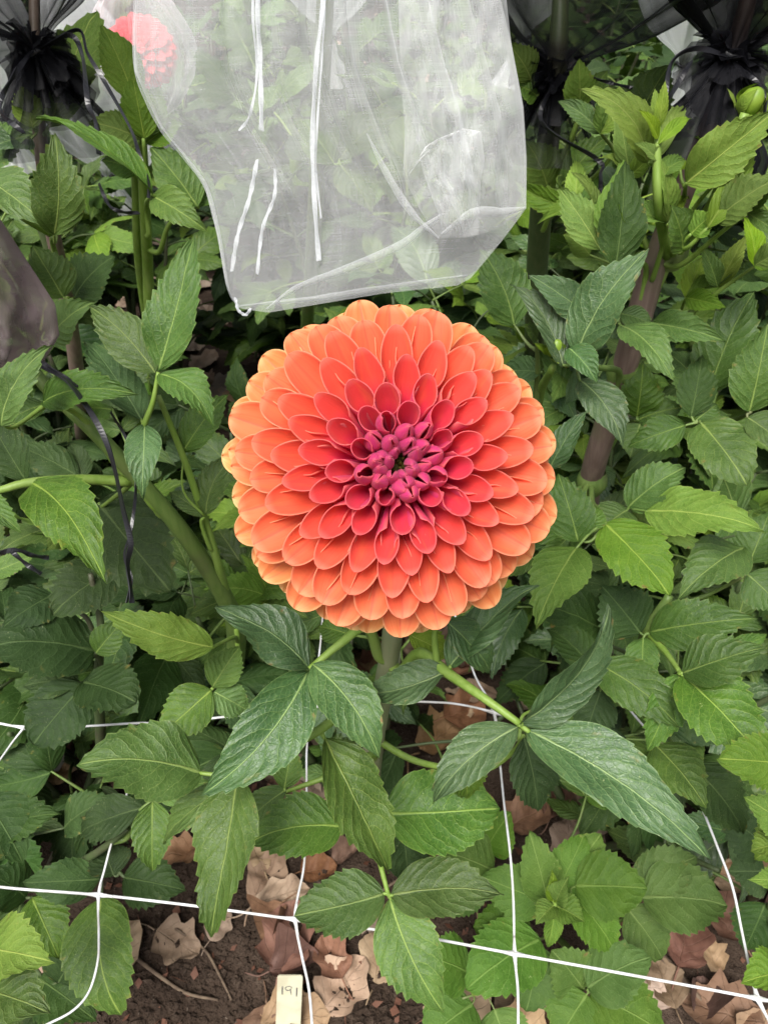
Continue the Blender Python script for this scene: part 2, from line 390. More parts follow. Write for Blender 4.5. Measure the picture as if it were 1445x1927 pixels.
class Plant:
    def __init__(s, name, base, label, cat='plant', group=None):
        s.o = empty(name, base, label, cat, group); s.off = Vector(base); s.stems = []
    def stem(s, pts, radii, mat='green', name='stem', ns=10):
        pts = [Vector(p) for p in pts]
        o = tube(name, pts, radii, STEM[mat], s.o, s.off, ns, 8); s.stems.append((smooth_path(pts, 8), radii)); return o
    def near(s, p):
        best = None
        for path, _ in s.stems:
            for q in path:
                d = (q-p).length + max(0, q.z-p.z)*1.2
                if best is None or d < best[0]: best = (d, q)
        return best[1]
    def leaf(s, path, leaflets, r=.0022, mat='bright', auto=True):
        """path: pixel triples from the node outwards to the stem; leaflets: arguments for hero_leaflet"""
        pts = [P(*q) for q in path]
        if auto:
            e = pts[-1]; q = s.near(e + Vector((0, 0, -.03)))
            if (q-e).length > .004:
                mid = e.lerp(q, .55) + Vector((0, 0, -.012)); pts += [mid, q]
        path_ = smooth_path(pts, 6) if len(pts) > 1 else [pts[0], pts[0]+Vector((0, 0, -.003))]
        bits = [tube_data(path_, [r*.55, r, r*1.25], 7, s.off)]
        for a in leaflets:
            B = P(*a[0]); q = min(path_, key=lambda z: (z-B).length)
            if (q-B).length > .002:
                T = P(*a[1]); c = B.lerp(q, .4) - (T-B).normalized()*(q-B).length*.2
                bits.append(tube_data(smooth_path([B+(T-B)*.02, c, q], 5), [r*.35, r*.5, r*.65], 6, s.off))
        V, Fc = join(bits)
        st = link('leaf_stalk', mesh('leaf_stalk', V, Fc, STEM[mat]), s.o)
        for a in leaflets:
            kw = a[-1] if isinstance(a[-1], dict) else {}
            hero_leaflet(st, s.off, *[x for x in a if not isinstance(x, dict)], **kw)
        return st

# ================================================================== GROUND
def hgt(x, y):
    if abs(x) > 3 or y > 6 or y < -2: return 0.0
    v = Vector((x*7, y*7, 0)); w = Vector((x*34, y*34, 2))
    return .016*mnoise.noise(v) + .0065*mnoise.noise(w)
xs = np.unique(np.concatenate([np.linspace(-.75, .75, 130), np.linspace(-4, 4, 60), np.array([-80, -40, -20, -10, 10, 20, 40, 80.])]))
ys = np.unique(np.concatenate([np.linspace(.05, 1.2, 110), np.linspace(-2, 7, 60), np.array([-60, -20, -8, 10, 16, 30, 60, 120.])]))
V = [(x, y, hgt(x, y)) for y in ys for x in xs]; nx = len(xs)
Fc = [(j*nx+i, j*nx+i+1, (j+1)*nx+i+1, (j+1)*nx+i) for j in range(len(ys)-1) for i in range(nx-1)]
tag(link('ground', mesh('ground', V, Fc, SOIL)), 'dark brown crumbly garden soil under the plants', None, kind='structure')
# crumbs of soil
V = []; Fc = []
cr = random.Random(3)
for k in range(6500):
    y = .12+abs(cr.gauss(0, .28)); x = cr.uniform(-.5, .5)*(1+y); r = .0012+.0045*cr.random()**3.2
    if k > 2600: q_ = plane_pt(cr.uniform(180, 900), cr.uniform(1640, 1960)); x, y = q_.x, q_.y; r = .0007+.0050*cr.random()**4
    c = Vector((x, y, hgt(x, y)+r*.3)); b = len(V)
    dirs = [(1, 0, 0), (-1, 0, 0), (0, 1, 0), (0, -1, 0), (0, 0, 1), (0, 0, -1)]
    for d in dirs:
        V.append(c + Vector((d[0]+cr.uniform(-.4, .4), d[1]+cr.uniform(-.4, .4), (d[2]+cr.uniform(-.4, .4))*.7))*r*cr.uniform(.7, 1.2))
    for q in ((0, 2, 4), (2, 1, 4), (1, 3, 4), (3, 0, 4), (2, 0, 5), (1, 2, 5), (3, 1, 5), (0, 3, 5)): Fc.append(tuple(b+i for i in q))
tag(link('soil_crumbs', mesh('soil_crumbs', V, Fc, SOIL, smooth=False)), 'loose crumbs and clods of dark soil on the ground', 'soil', kind='stuff')

# ------------------------------------------------------------------ fallen dry leaves
def dry_mesh(seed, L=.06, mat=0, lobes=5, curl=.3):
    rr = random.Random(seed); nv, nu = 16, 5; V = []; UV = []; Fc = []
    ph = rr.uniform(0, 6); asp = rr.uniform(.55, .85); cx = rr.uniform(-1, 1)*curl; cyy = rr.uniform(.2, 1)*curl
    o3 = Vector((seed*3.1, seed*1.7, 0))
    for i in range(nv+1):
        t = i/nv; f = math.sin(math.pi*min(1, t**.85))**.62 if 0 < t < 1 else 0
        lob = 1 + .17*math.sin(lobes*math.pi*t+ph)*(.5+.5*math.sin(t*math.pi))
        for j in range(-nu, nu+1):
            u = j/nu; w = L*asp*.5*f*(lob if abs(j) == nu else 1+(lob-1)*abs(u)) * (1+.07*math.sin(i*1.1+j*.7+seed))
            x = t*L; y = u*w
            z = cyy*2.2*y*y/L*6*.5 + cx*(t-.5)**2*L*1.4 + .16*L*mnoise.noise(Vector((x*55, y*55, 0))+o3) + .07*L*mnoise.noise(Vector((x*160, y*160, 0))+o3) + .004
            V.append((x-L/2, y, z)); UV.append((.5+.5*u, t))
    m = 2*nu+1
    for i in range(nv):
        for j in range(2*nu): q = i*m+j; Fc.append((q, q+1, q+m+1, q+m))
    sp = [Vector((-L*.5, 0, .004+cx*.25*L*1.4)), Vector((-L*.72, rr.uniform(-.1, .1)*L, .004)), Vector((-L*.95, rr.uniform(-.25, .25)*L, .002))]
    v2, f2 = tube_data(smooth_path(sp, 3), [.0011, .0007], 5); b = len(V)
    V += v2; UV += [(.5, .5)]*len(v2); Fc += [tuple(i+b for i in q) for q in f2]
    mn = min(v[2] for v in V)
    V = [(v[0], v[1], v[2]-mn) for v in V]
    return mesh('dry_leaf', V, Fc, DRY[mat], UV)
DRYM = [dry_mesh(i, .058, [0, 1, 2, 0, 2, 1, 0, 2, 0][i], [5, 3, 4, 7, 5, 3, 5, 4, 6][i], [.35, .6, .2, .5, .3, .8, .4, .25, .5][i]) for i in range(9)]
def dry(x, y, s, rz, k, tilt=(0, 0), dz=0., label=None):
    o = link('dry_leaf', DRYM[k]); o.location = (x, y, hgt(x, y)+.001+dz); o.scale = (s, s, s)
    o.rotation_euler = (tilt[0], tilt[1], rz)
    if not label:
        look = ('crumpled tan', 'curled rust brown', 'pale flattened', 'crumpled tan', 'pale flattened', 'tightly curled brown', 'crumpled tan', 'pale flattened', 'crumpled tan')[k]
        row = 'under the front net strands' if y < .36 else 'under the far net strand' if y < .62 else 'in the gaps behind the flower' if y < 1.1 else 'between the rear dahlia rows'
        sidew = 'near the slanting stem' if x < -.12*(1+y) else 'near the purple brown stem' if x > .12*(1+y) else 'near the orange bloom'
        label = look+' dry leaf '+row+' '+sidew
    tag(o, label, 'dry leaf', 'fallen dry leaves on the soil'); return o
def dry_px(px, py, len_px, ang, k, label=None, tilt=(0, 0), dz=0.):
    p = plane_pt(px, py, .004); s = len_px*depth_of(p)/F/.058
    return dry(p.x, p.y, s, math.radians(ang), k, tilt, dz, label)
dry_px(545, 1770, 130, 80, 1, 'large brown dry leaf behind the cream 191 label')
dry_px(556, 1822, 95, 20, 5, 'pinkish curled dry leaf touching the top of the cream label', dz=.008)
dry_px(648, 1858, 120, 50, 0, 'tan dry leaf with a split lobe right of the cream label')
dry_px(625, 1810, 85, 120, 1, 'rust brown dry leaf tucked behind the split tan leaf', dz=.002)
dry_px(335, 1778, 100, -25, 0, 'ragged tan dry leaf alone on bare soil beside a forked twig')
dry_px(415, 1745, 60, 60, 0)
for q in [(505, 1640, 120, 70, 7), (530, 1690, 110, 20, 4), (480, 1600, 90, 120, 7), (722, 1740, 120, 95, 2), (715, 1800, 100, 80, 2), (600, 1640, 70, 10, 1), (650, 1610, 60, 40, 5),
          (770, 1720, 80, 30, 3), (1240, 1615, 80, 20, 2), (1070, 1580, 90, 80, 2), (1285, 1775, 110, 60, 1), (1340, 1790, 70, 95, 3), (1300, 1700, 90, 30, 5), (1210, 1870, 110, 50, 2), (1250, 1850, 90, 100, 0),
          (1350, 1730, 100, 120, 1), (1380, 1660, 90, 10, 3), (1320, 1880, 80, 70, 5), (540, 1500, 80, 15, 1), (600, 1480, 90, 60, 4), (690, 1500, 80, 100, 0), (830, 1390, 110, 40, 3), (870, 1340, 80, 20, 7),
          (640, 1420, 80, 150, 1), (990, 1540, 100, 30, 1), (1040, 1510, 80, 70, 5), (850, 1560, 60, 30, 0), (180, 1400, 110, 40, 1), (210, 1440, 90, 110, 1), (120, 1440, 80, 70, 0), (350, 1280, 70, 40, 7), (300, 1240, 60, 10, 1),
          (300, 560, 70, 30, 2), (375, 540, 80, 50, 2), (180, 630, 90, 20, 2), (350, 650, 80, 30, 2), (385, 680, 80, 70, 7), (425, 735, 90, 40, 2), (405, 610, 60, 10, 7), (240, 565, 60, 80, 2), (440, 740, 80, 100, 7), (370, 720, 70, 10, 2)]:  # last row: pale leaves whose colour carries the sunlight in the gaps
    dry_px(*q)
dr = random.Random(11)
def scatter_ok(px, py):
    return True
n = 0
while n < 150:
    y = .15 + 1.7*dr.random()**1.5; x = dr.uniform(-.55, .55)*(.55+y*.9)
    px, py, d = proj((x, y, 0))
    if not (-60 < px < 1500 and py < 1990): continue
    if 225 < px < 500 and py > 1690: continue
    if 560 < px < 860 and py > 1800: continue
    dry(x, y, dr.uniform(.65, 1.35), dr.uniform(0, 6.28), dr.randrange(9), (dr.uniform(-.25, .25), dr.uniform(-.25, .25)), dr.uniform(0, .006)); n += 1
# farther litter that reads as one mass
V = []; Fc = []; UV = []
src = [(np.array([v.co for v in m.vertices]), [tuple(p.vertices) for p in m.polygons], np.array([(0, 0)]*len(m.vertices))) for m in DRYM[2:5]]
for k in range(900):
    y = 1.5+5.5*dr.random(); x = dr.uniform(-.6, .6)*(y+.6); s = dr.uniform(.8, 1.5); a = dr.uniform(0, 6.28)
    vv, ff, _ = src[k % 3]
    c, s_ = math.cos(a)*s, math.sin(a)*s; b = len(V); h = hgt(x, y)
    V += [(x+c*p[0]-s_*p[1], y+s_*p[0]+c*p[1], h+.001+p[2]*s) for p in vv]; Fc += [tuple(i+b for i in q) for q in ff]
tag(link('leaf_litter', mesh('leaf_litter', V, Fc, DRY[2], [(.3, .3)]*len(V))), 'pale dry leaf litter covering the ground far behind the plants', 'leaf litter', kind='stuff')
# broken bits of leaf and straw
V = []; Fc = []; br_ = random.Random(19)
for k in range(420):
    q_ = plane_pt(br_.uniform(-50, 1500), br_.uniform(900, 1960)) if k < 200 else plane_pt(br_.uniform(200, 1445), br_.uniform(1500, 1960))
    a = br_.uniform(0, 6.28); h = hgt(q_.x, q_.y)+.002; b = len(V)
    L, w = (br_.uniform(.012, .04), .0005) if k % 4 == 0 else (br_.uniform(.003, .012), br_.uniform(.002, .007))
    X = Vector((math.cos(a), math.sin(a), br_.uniform(-.15, .15))); Y = Vector((-math.sin(a), math.cos(a), br_.uniform(-.4, .4)))
    c = Vector((q_.x, q_.y, h+.001))
    V += [c-X*L*.5, c+Y*w*br_.uniform(.6, 1.2)+Z0*br_.uniform(0, .002), c+X*L*.5*br_.uniform(.7, 1), c-Y*w*br_.uniform(.6, 1.2)]; Fc.append((b, b+1, b+2, b+3))
tag(link('leaf_fragments', mesh('leaf_fragments', V, Fc, DRY[1], [(.3, .3)]*len(V))), 'small broken bits of dry leaf and straw strewn on the soil', 'leaf fragments', kind='stuff')
# twigs
def twig(pp, rad, label, br=None):
    pts = [plane_pt(x, y, z) for x, y, z in pp]; pts = [Vector((p.x, p.y, hgt(p.x, p.y)+z+.003)) for p, (_, _, z) in zip(pts, pp)]
    base = pts[0]
    parts = [tube_data(smooth_path(pts, 5), [rad, rad*.6], 6, base)]
    if br:
        q = [plane_pt(x, y, z) for x, y, z in br]; q = [Vector((p.x, p.y, hgt(p.x, p.y)+z+.003)) for p, (_, _, z) in zip(q, br)]
        parts.append(tube_data(smooth_path(q, 5), [rad*.8, rad*.5], 6, base))
    V, Fc = join(parts); o = link('twig', mesh('twig', V, Fc, TWIG)); o.location = base
    tag(o, label, 'twig', 'twigs lying on the bare soil')
twig([(250, 1802, 0), (300, 1840, .002), (350, 1870, .001), (410, 1882, 0)], .0022, 'thin forked grey twig lying on bare soil', [(330, 1752, 0), (385, 1790, .002), (415, 1840, .001), (436, 1884, 0)])
twig([(770, 1648, .004), (730, 1672, .003), (690, 1700, 0)], .0018, 'straight pale twig under the three pointed leaf')
twig([(1240, 1800, .004), (1300, 1860, .003), (1350, 1927, .001), (1370, 1960, .0)], .0040, 'dark bent twig among brown leaves at the net corner')

# ================================================================== MAIN FLOWER
FC = P(738, 884, .312)
toC = (CAMP-FC).normalized()
fx = RT.copy(); fy = toC.cross(fx).normalized()
AX = (toC + RT*.085 + UP*.075).normalized()
FX = (RT - AX*RT.dot(AX)).normalized(); FY = AX.cross(FX)
mp_base = plane_pt(690, 1575, 0)
main = Plant('dahlia_plant', mp_base, 'dahlia plant bearing the big open orange ball flower', 'plant')
fl_base = FC - AX*.035
main.stem([mp_base+Vector((0, 0, -.02)), P(696, 1470, .60), P(706, 1380, .535), P(722, 1290, .475), P(738, 1195, .425), P(742, 1040, .372), fl_base], [.0095, .0085, .0075, .0065, .006, .005, .005], 'pale')
# receptacle and calyx
def lathe(prof, c, ax, ns=24, off=Vector()):
    x = ax.orthogonal().normalized(); y = ax.cross(x); V = []; Fc = []
    for h, r in prof:
        for k in range(ns):
            a = 2*math.pi*k/ns; V.append(c+ax*h+(x*math.cos(a)+y*math.sin(a))*r-off)
    for i in range(len(prof)-1):
        for k in range(ns): Fc.append((i*ns+k, i*ns+(k+1) % ns, (i+1)*ns+(k+1) % ns, (i+1)*ns+k))
    return V, Fc
RZ, RR = .050, .0690
V, Fc = lathe([(-.036, .003), (-.033, .009), (-.027, .016), (-.015, .019), (0, .0185), (.012, .016), (.022, .012), (.028, .0075), (.030, .0005)], FC, AX, 24, main.off)
head = link('flower_head', mesh('flower_head', V, Fc, PIP), main.o)
def sm(a, b, x):
    t = max(0, min(1, (x-a)/(b-a))); return t*t*(3-2*t)
def lerp3(a, b, t): return tuple(a[i]+(b[i]-a[i])*t for i in range(3))
def ramp3(stops, s):
    for (s0, c0), (s1, c1) in zip(stops, stops[1:]):
        if s <= s1: return lerp3(c0, c1, max(0, (s-s0)/(s1-s0)))
    return stops[-1][1]
IN_T = [(0, lin(214, 66, 130)), (.18, lin(238, 56, 108)), (.28, lin(242, 74, 80)), (.5, lin(250, 112, 80)), (.75, lin(252, 148, 98)), (1.0, lin(253, 178, 106)), (1.3, lin(253, 200, 124))]
IN_B = [(0, lin(200, 44, 120)), (.22, lin(238, 36, 108)), (.5, lin(244, 50, 98)), (.8, lin(250, 108, 92)), (1.1, lin(252, 162, 108)), (1.3, lin(253, 186, 120))]
OUT_T = [(0, lin(216, 84, 150)), (.22, lin(234, 66, 142)), (.34, lin(238, 74, 124)), (.6, lin(250, 156, 132)), (.85, lin(253, 206, 150)), (1.1, lin(253, 228, 164)), (1.3, lin(253, 230, 166))]
OUT_B = [(0, lin(214, 58, 140)), (.3, lin(240, 40, 134)), (.6, lin(250, 60, 128)), (.9, lin(250, 130, 116)), (1.2, lin(253, 200, 142))]
EDG = [(0, lin(214, 100, 150)), (.22, lin(246, 120, 130)), (.5, lin(252, 164, 134)), (.8, lin(253, 202, 146)), (1.05, lin(253, 230, 166)), (1.3, lin(253, 232, 170))]
def petal(th, az, rr, k):
    s = th/(math.pi/2)
    # tip on the ball, root on the receptacle
    tipr = RR*math.sin(min(th, 1.75))*(1.0) ; tipz = RZ*math.cos(th) if th < math.pi/2 else RR*.55*math.cos(th)
    tipz -= .010*math.exp(-(th/.30)**2)
    j = 1+rr.uniform(-.045, .045)*(1 if s > .3 else 2); tipr *= j; tipz += rr.uniform(-.002, .002)*(1-sm(.2, .35, s))
    tip = Vector((math.cos(az)*tipr, math.sin(az)*tipr, tipz))
    th0 = th*.95
    root = Vector((math.cos(az)*.016*math.sin(th0), math.sin(az)*.016*math.sin(th0), .022*math.cos(th0)-.001 if th < 1.57 else .022*math.cos(th0)*.7))
    X = (tip-root); L = X.length; X.normalize()
    axis = Vector((0, 0, 1))
    N = (axis - X*axis.dot(X))
    if N.length < 1e-3: N = Vector((1, 0, 0))
    N.normalize()
    inward = Vector((-math.cos(az), -math.sin(az), 0))
    N = (N + inward*.15*(1-min(1, s))).normalized(); N = (N-X*N.dot(X)).normalized()
    tw = rr.uniform(-.10, .10)*(1.4 if s > .3 else 3.5)
    N = Matrix.Rotation(tw, 3, X) @ N; Y = N.cross(X)
    closed = 1-sm(.17, .24, s)
    wmax = np.interp(s, [0, .10, .20, .30, .5, .7, 1.0, 1.3], [.0110, .0165, .0215, .0250, .0255, .0240, .0230, .0222])*(1+rr.uniform(-.06, .06))
    phim = math.radians(np.interp(s, [0, .2, .28, .36, .5, .7, 1.0, 1.3], [330, 340, 335, 312, 236, 182, 144, 124]))*(1+rr.uniform(-.05, .05))
    phib = math.radians(np.interp(s, [0, .3, .42, .58, 1.0], [340, 342, 318, 225, 170]))
    bend = np.interp(s, [0, .2, .3, .5, .8, 1.0, 1.3], [.26, .20, .03, -.03, -.09, -.16, -.2])*L
    crease = np.interp(s, [0, .45, .65, .85, 1.1], [.0, .0, .0004, .0012, .0015])
    NTt, NU = 26, 12; th_ = .00028
    asym = rr.uniform(-.05, .05); tipx = float(np.interp(s, [.2, .3, .55, .75], [.0, .03, .022, .006]))
    V = []; C = []; UV = []; Fc = []
    cin_t, cin_b, cout_t, cout_b, ced = (ramp3(q, s) for q in (IN_T, IN_B, OUT_T, OUT_B, EDG))
    tm = np.interp(s, [0, .15, .22, .32, .5, .8, 1], [.60, .66, .78, .76, .66, .60, .58])
    for layer in (0, 1):
        for i in range(NTt+1):
            t = i/NTt; t = 1-(1-t)**1.45
            if t < tm: f = .14+.86*(t/tm)**float(np.interp(s, [.25, .45, 1.0], [1.1, 1.9, 2.1]))
            else:
                q = (t-tm)/(1-tm); q = min(q, 1.0); f = (1-q**2.5)**.52 if q < 1 else 0.0
                wr = 1-sm(.38, .66, s); f = f*(1-wr) + wr*math.acos(2*q-1)/math.pi
                f = max(f, 0.0)
            if closed > .3: f *= 1-.45*closed*sm(.6, 1, t)
            w = wmax*f
            mt = sm(.30, .72, t)
            flare = .10
            phi = phib*(1-mt)+phim*mt
            phi *= 1+closed*.1*sm(.8, 1., t)
            if t <= tm: Rr = max(w, .0006)/phi
            else:   # beyond the mouth the tube is cut on a slant: same radius, less of the ring
                phm_ = phib*(1-sm(.30, .72, tm))+phim*sm(.30, .72, tm)
                Rr = wmax/phm_*(1+flare*q); phi = w/Rr
                if closed > .05:
                    Rr = Rr*(1-closed*.96*q**1.6); phi = phi*(1-closed)+closed*phm_
            phc = phi if t <= tm else phm_
            zc = bend*t*t - Rr*(1-math.cos(min(phc, 6.28)/2))/2
            for jx in range(-NU, NU+1):
                u = jx/NU; ang = u*phi/2 + asym*mt
                rad = Rr + (th_ if layer else 0)
                y = rad*math.sin(ang); z = Rr - rad*math.cos(ang)
                cz = crease*math.exp(-(u/.17)**2)*sm(.45, .9, t)*(1 if t < .995 else .5)
                xx = L*(t + tipx*max(0, (t-.9)/.1)**2)
                # margins flare a little at the mouth
                V.append(root + X*(xx) + Y*y + N*(zc + z - cz))
                e = sm(.80, .97, abs(u))*sm(.45, .7, t)*.75
                e = max(e, sm(.93, 1.0, t)*.75)
                bz = 1-sm(np.interp(s, [0, .5, 1, 1.3], [.5, .32, .15, .1]), np.interp(s, [0, .5, 1, 1.3], [.85, .72, .6, .5]), t)
                c = lerp3(cout_t, cout_b, bz) if layer else lerp3(cin_t, cin_b, bz)
                c = lerp3(c, ced, e)
                mid = math.exp(-(u/.05)**2)*sm(.4, .8, t)*.5*sm(.3, .7, s)
                c = lerp3(c, lin(206, 50, 44), mid*.8)
                C.append(c+(1,)); UV.append((.5+.5*u, t))
    m = 2*NU+1; nl = (NTt+1)*m
    for i in range(NTt):
        for jx in range(2*NU):
            q = i*m+jx; Fc.append((q, q+m, q+m+1, q+1)); q += nl; Fc.append((q, q+1, q+m+1, q+m))
        a = i*m; Fc.append((a, a+nl, a+m+nl, a+m)); a = i*m+2*NU; Fc.append((a, a+m, a+m+nl, a+nl))
    a = NTt*m
    for jx in range(2*NU): Fc.append((a+jx, a+jx+nl, a+jx+1+nl, a+jx+1))
    Mw = Matrix(((FX.x, FY.x, AX.x), (FX.y, FY.y, AX.y), (FX.z, FY.z, AX.z)))
    Vw = [Mw @ v + FC - main.off for v in V]
    link('petal', mesh('petal', Vw, Fc, PETAL, UV, C), head)
pr = random.Random(5)
ths = np.linspace(.11, 1.86, 1500)
sp = np.interp(ths, [.11, .24, .33, .48, .7, 1.0, 1.9], [.0058, .0070, .0090, .0114, .0134, .0147, .0152])
ring = 2*math.pi*RR*np.sin(ths)*np.hypot(RR*np.cos(ths), RZ*np.sin(ths))/(sp*sp*.93)
cum = np.concatenate([[0], np.cumsum((ring[1:]+ring[:-1])/2*np.diff(ths))])
NP = int(cum[-1])
for k in range(NP):
    th = float(np.interp(k+.5, cum, ths)); petal(th, k*2.399963+pr.uniform(-.075, .075), pr, k)
print('petals', NP)
# disc florets in the eye
parts = []
for k in range(14):
    a = k*2.39996; r = .0011*math.sqrt(k); c = FC+AX*(.0300-.00035*k*.3)+FX*math.cos(a)*r+FY*math.sin(a)*r
    d = (AX+FX*math.cos(a)*.1+FY*math.sin(a)*.1).normalized()
    parts.append(lathe([(0, .0008), (.002, .0008), (.0032, .0006), (.0045, .0001)], c, d, 7, main.off))
V, Fc = join(parts); link('flower_disc', mesh('flower_disc', V, Fc, PIP), head)
# bracts behind the bloom
for k in range(8):
    a = 2*math.pi*k/8; d = FX*math.cos(a)+FY*math.sin(a)
    B = FC-AX*.034+d*.006; T = FC-AX*.040+d*.045
    V, Fc, UV = leaf_grid((T-B).length, .014, .2, -.08, 0, .01, 12, 2, 2, seed=k, tooth=0)
    M = frame(B, T, 0, -AX); link('bract', mesh('bract', [M @ Vector(v)+B-main.off for v in V], Fc, LEAF['bright'], UV), head)

# ================================================================== MAIN PLANT LEAVES
D = dict
main.leaf([(582, 1260, .400), (640, 1212, .408), (690, 1180, .418)], [
    ((582, 1258, .40), (402, 1147, .392), 122, 'blue', D(fold=.30, arch=.10, side=-.05, tipcurl=.12, roll=8)),
    ((580, 1262, .40), (377, 1499, .375), 138, 'blue', D(fold=.28, arch=.06, side=.07, roll=-8)),
    ((588, 1250, .40), (716, 1429, .385), 118, 'blue', D(fold=.22, arch=.09, side=.05, roll=4))], r=.0031)
main.leaf([(978, 1362, .372), (905, 1310, .380), (840, 1265, .395), (790, 1230, .41)], [
    ((978, 1362, .372), (1151, 1149, .345), 95, 'blue', D(fold=.75, arch=-.03, side=-.09, roll=30)),
    ((974, 1368, .372), (812, 1513, .372), 96, 'blue', D(fold=.55, arch=.08, side=-.05, roll=-15)),
    ((990, 1374, .372), (1339, 1616, .335), 150, 'blue', D(fold=.30, arch=.05, side=.03, roll=-6)),
    ((842, 1263, .396), (688, 1306, .412), 92, 'blue', D(fold=.5, arch=.06, side=.12, roll=20)),
    ((846, 1256, .396), (1006, 1096, .385), 90, 'blue', D(fold=.6, arch=-.02, side=.03, roll=-25)),
    ((838, 1168, .385), (928, 1268, .40), 88, 'blue', D(fold=.35, arch=.06))], r=.0033)
main.leaf([(985, 1385, .43), (960, 1420, .46), (900, 1450, .49)], [
    ((985, 1385, .43), (1012, 1528, .44), 92, 'dark', D(fold=.4)),
    ((1000, 1335, .45), (1085, 1400, .455), 90, 'mid', D(fold=.25)),
    ((865, 1400, .47), (880, 1510, .48), 80, 'mid', D(fold=.3))], r=.0022, mat='bright')
main.leaf([(440, 1462, .415), (520, 1420, .42), (600, 1375, .43), (660, 1330, .45)], [
    ((448, 1450, .415), (392, 1766, .385), 128, 'mid', D(fold=.30, arch=.08, side=.06, roll=10)),
    ((380, 1456, .42), (146, 1436, .395), 158, 'mid', D(fold=.18, arch=.06, side=-.04, shape=(.62, .95))),
    ((610, 1388, .432), (734, 1645, .42), 128, 'mid', D(fold=.35, arch=.10, side=-.05, roll=-8)),
    ((450, 1468, .425), (300, 1590, .44), 60, 'mid', D(fold=.3))], r=.0030)
main.leaf([(540, 1490, .49), (620, 1460, .49), (700, 1420, .50)], [
    ((642, 1556, .475), (470, 1582, .465), 118, 'mid', D(fold=.22, arch=.07, side=-.03, shape=(.6, .85))),
    ((540, 1485, .49), (460, 1555, .50), 60, 'mid', D()),
    ((535, 1485, .49), (550, 1400, .50), 55, 'mid', D())], r=.0025)
main.leaf([(730, 1683, .475), (712, 1610, .49), (700, 1540, .51)], [
    ((724, 1682, .475), (553, 1722, .466), 118, 'mid', D(fold=.16, arch=.05, side=.04, shape=(.6, .85))),
    ((736, 1686, .475), (947, 1680, .465), 118, 'mid', D(fold=.18, arch=.05, side=.03)),
    ((733, 1690, .475), (836, 1908, .452), 124, 'mid', D(fold=.22, arch=.07, side=-.05))], r=.0026)
main.leaf([(725, 1532, .52), (705, 1500, .53)], [
    ((722, 1532, .50), (942, 1520, .50), 160, 'mid', D(fold=.18, arch=.05, side=-.03, shape=(.65, .85))),
    ((752, 1535, .53), (768, 1665, .535), 95, 'dark', D(fold=.3))], r=.0024)
main.leaf([(742, 1190, .43), (742, 1230, .45)], [
    ((770, 1195, .42), (850, 1240, .42), 60, 'lime', D(fold=.4)), ((660, 1195, .44), (600, 1180, .45), 60, 'mid', D(fold=.4))], r=.0022)

# ================================================================== LEFT PLANT (thick green stem)
lb = plane_pt(425, 1345, 0)
left = Plant('dahlia_plant', lb, 'dahlia plant with a thick slanting green stem left of the orange flower', 'plant')
left.stem([lb+Vector((0, 0, -.02)), P(445, 1210, .70), P(425, 1130, .62), P(350, 1010, .54), P(258, 900, .49), P(180, 815, .465), P(85, 725, .45), P(40, 660, .45)], [.010, .009, .0075, .0062, .0052, .0046, .004, .003], 'green')
left.stem([P(425, 1115, .61), P(410, 1060, .57), P(380, 962, .53), P(345, 860, .50), P(298, 745, .47)], [.0040, .0034, .0028, .0024, .0018], 'bright', ns=8)
left.leaf([(298, 700, .425), (288, 755, .432), (272, 798, .44), (258, 850, .46), (252, 893, .485)], [
    ((298, 698, .425), (362, 443, .415), 104, 'mid', D(fold=.26, arch=.04, side=-.05, roll=-6)),
    ((293, 702, .425), (166, 574, .425), 90, 'mid', D(fold=.2, arch=.04, side=-.05)),
    ((299, 704, .425), (402, 802, .42), 76, 'mid', D(fold=.3, arch=.16, side=.06)),
    ((272, 800, .44), (266, 935, .425), 74, 'blue', D(fold=.35, arch=.12, side=.05)),
    ((268, 792, .445), (158, 634, .46), 84, 'dark', D(fold=.2, arch=.04))], r=.0022)
left.leaf([(92, 757, .43), (140, 775, .45), (180, 815, .465)], [
    ((82, 757, .43), (256, 740, .41), 76, 'mid', D(fold=.35, arch=.05, side=.05)),
    ((85, 760, .44), (2, 800, .43), 50, 'mid', D(fold=.3)), ((2, 802, .40), (93, 649, .385), 76, 'mid', D(fold=.25, side=.06))], r=.0022)
left.leaf([(-70, 935, .46), (0, 922, .455), (55, 908, .46), (150, 902, .475), (245, 906, .49)], [
    ((58, 908, .46), (194, 1089, .415), 118, 'mid', D(fold=.22, arch=.07, side=.06)),
    ((50, 905, .46), (-30, 760, .46), 78, 'dark', D(fold=.2)),
    ((-60, 935, .46), (40, 1000, .45), 60, 'mid', D())], r=.0030, auto=False)
left.leaf([(386, 972, .525), (379, 985, .53)], [
    ((385, 970, .525), (318, 925, .53), 40, 'mid', D(fold=.3)), ((388, 968, .525), (452, 850, .52), 62, 'mid', D(fold=.4, side=.08)),
    ((345, 850, .50), (430, 740, .50), 70, 'mid', D(fold=.3))], r=.0016)
left.leaf([(400, 1218, .47), (440, 1200, .52), (445, 1205, .60)], [
    ((400, 1218, .468), (192, 1150, .44), 84, 'bright', D(fold=.22, arch=.09, side=.04))], r=.0020, auto=True)
left.leaf([(398, 1298, .50), (430, 1260, .54), (445, 1225, .62)], [
    ((398, 1298, .50), (296, 1388, .49), 96, 'mid', D(fold=.2, side=.03, arch=.03)),
    ((400, 1294, .50), (452, 1215, .51), 70, 'bright', D(fold=.3)),
    ((402, 1302, .50), (470, 1340, .51), 64, 'mid', D(fold=.3))], r=.0020)
left.leaf([(190, 955, .56), (230, 925, .53), (262, 905, .50)], [
    ((185, 945, .56), (320, 1112, .54), 160, 'dark', D(fold=.12, arch=.03, shape=(.5, .75)))], r=.0024)

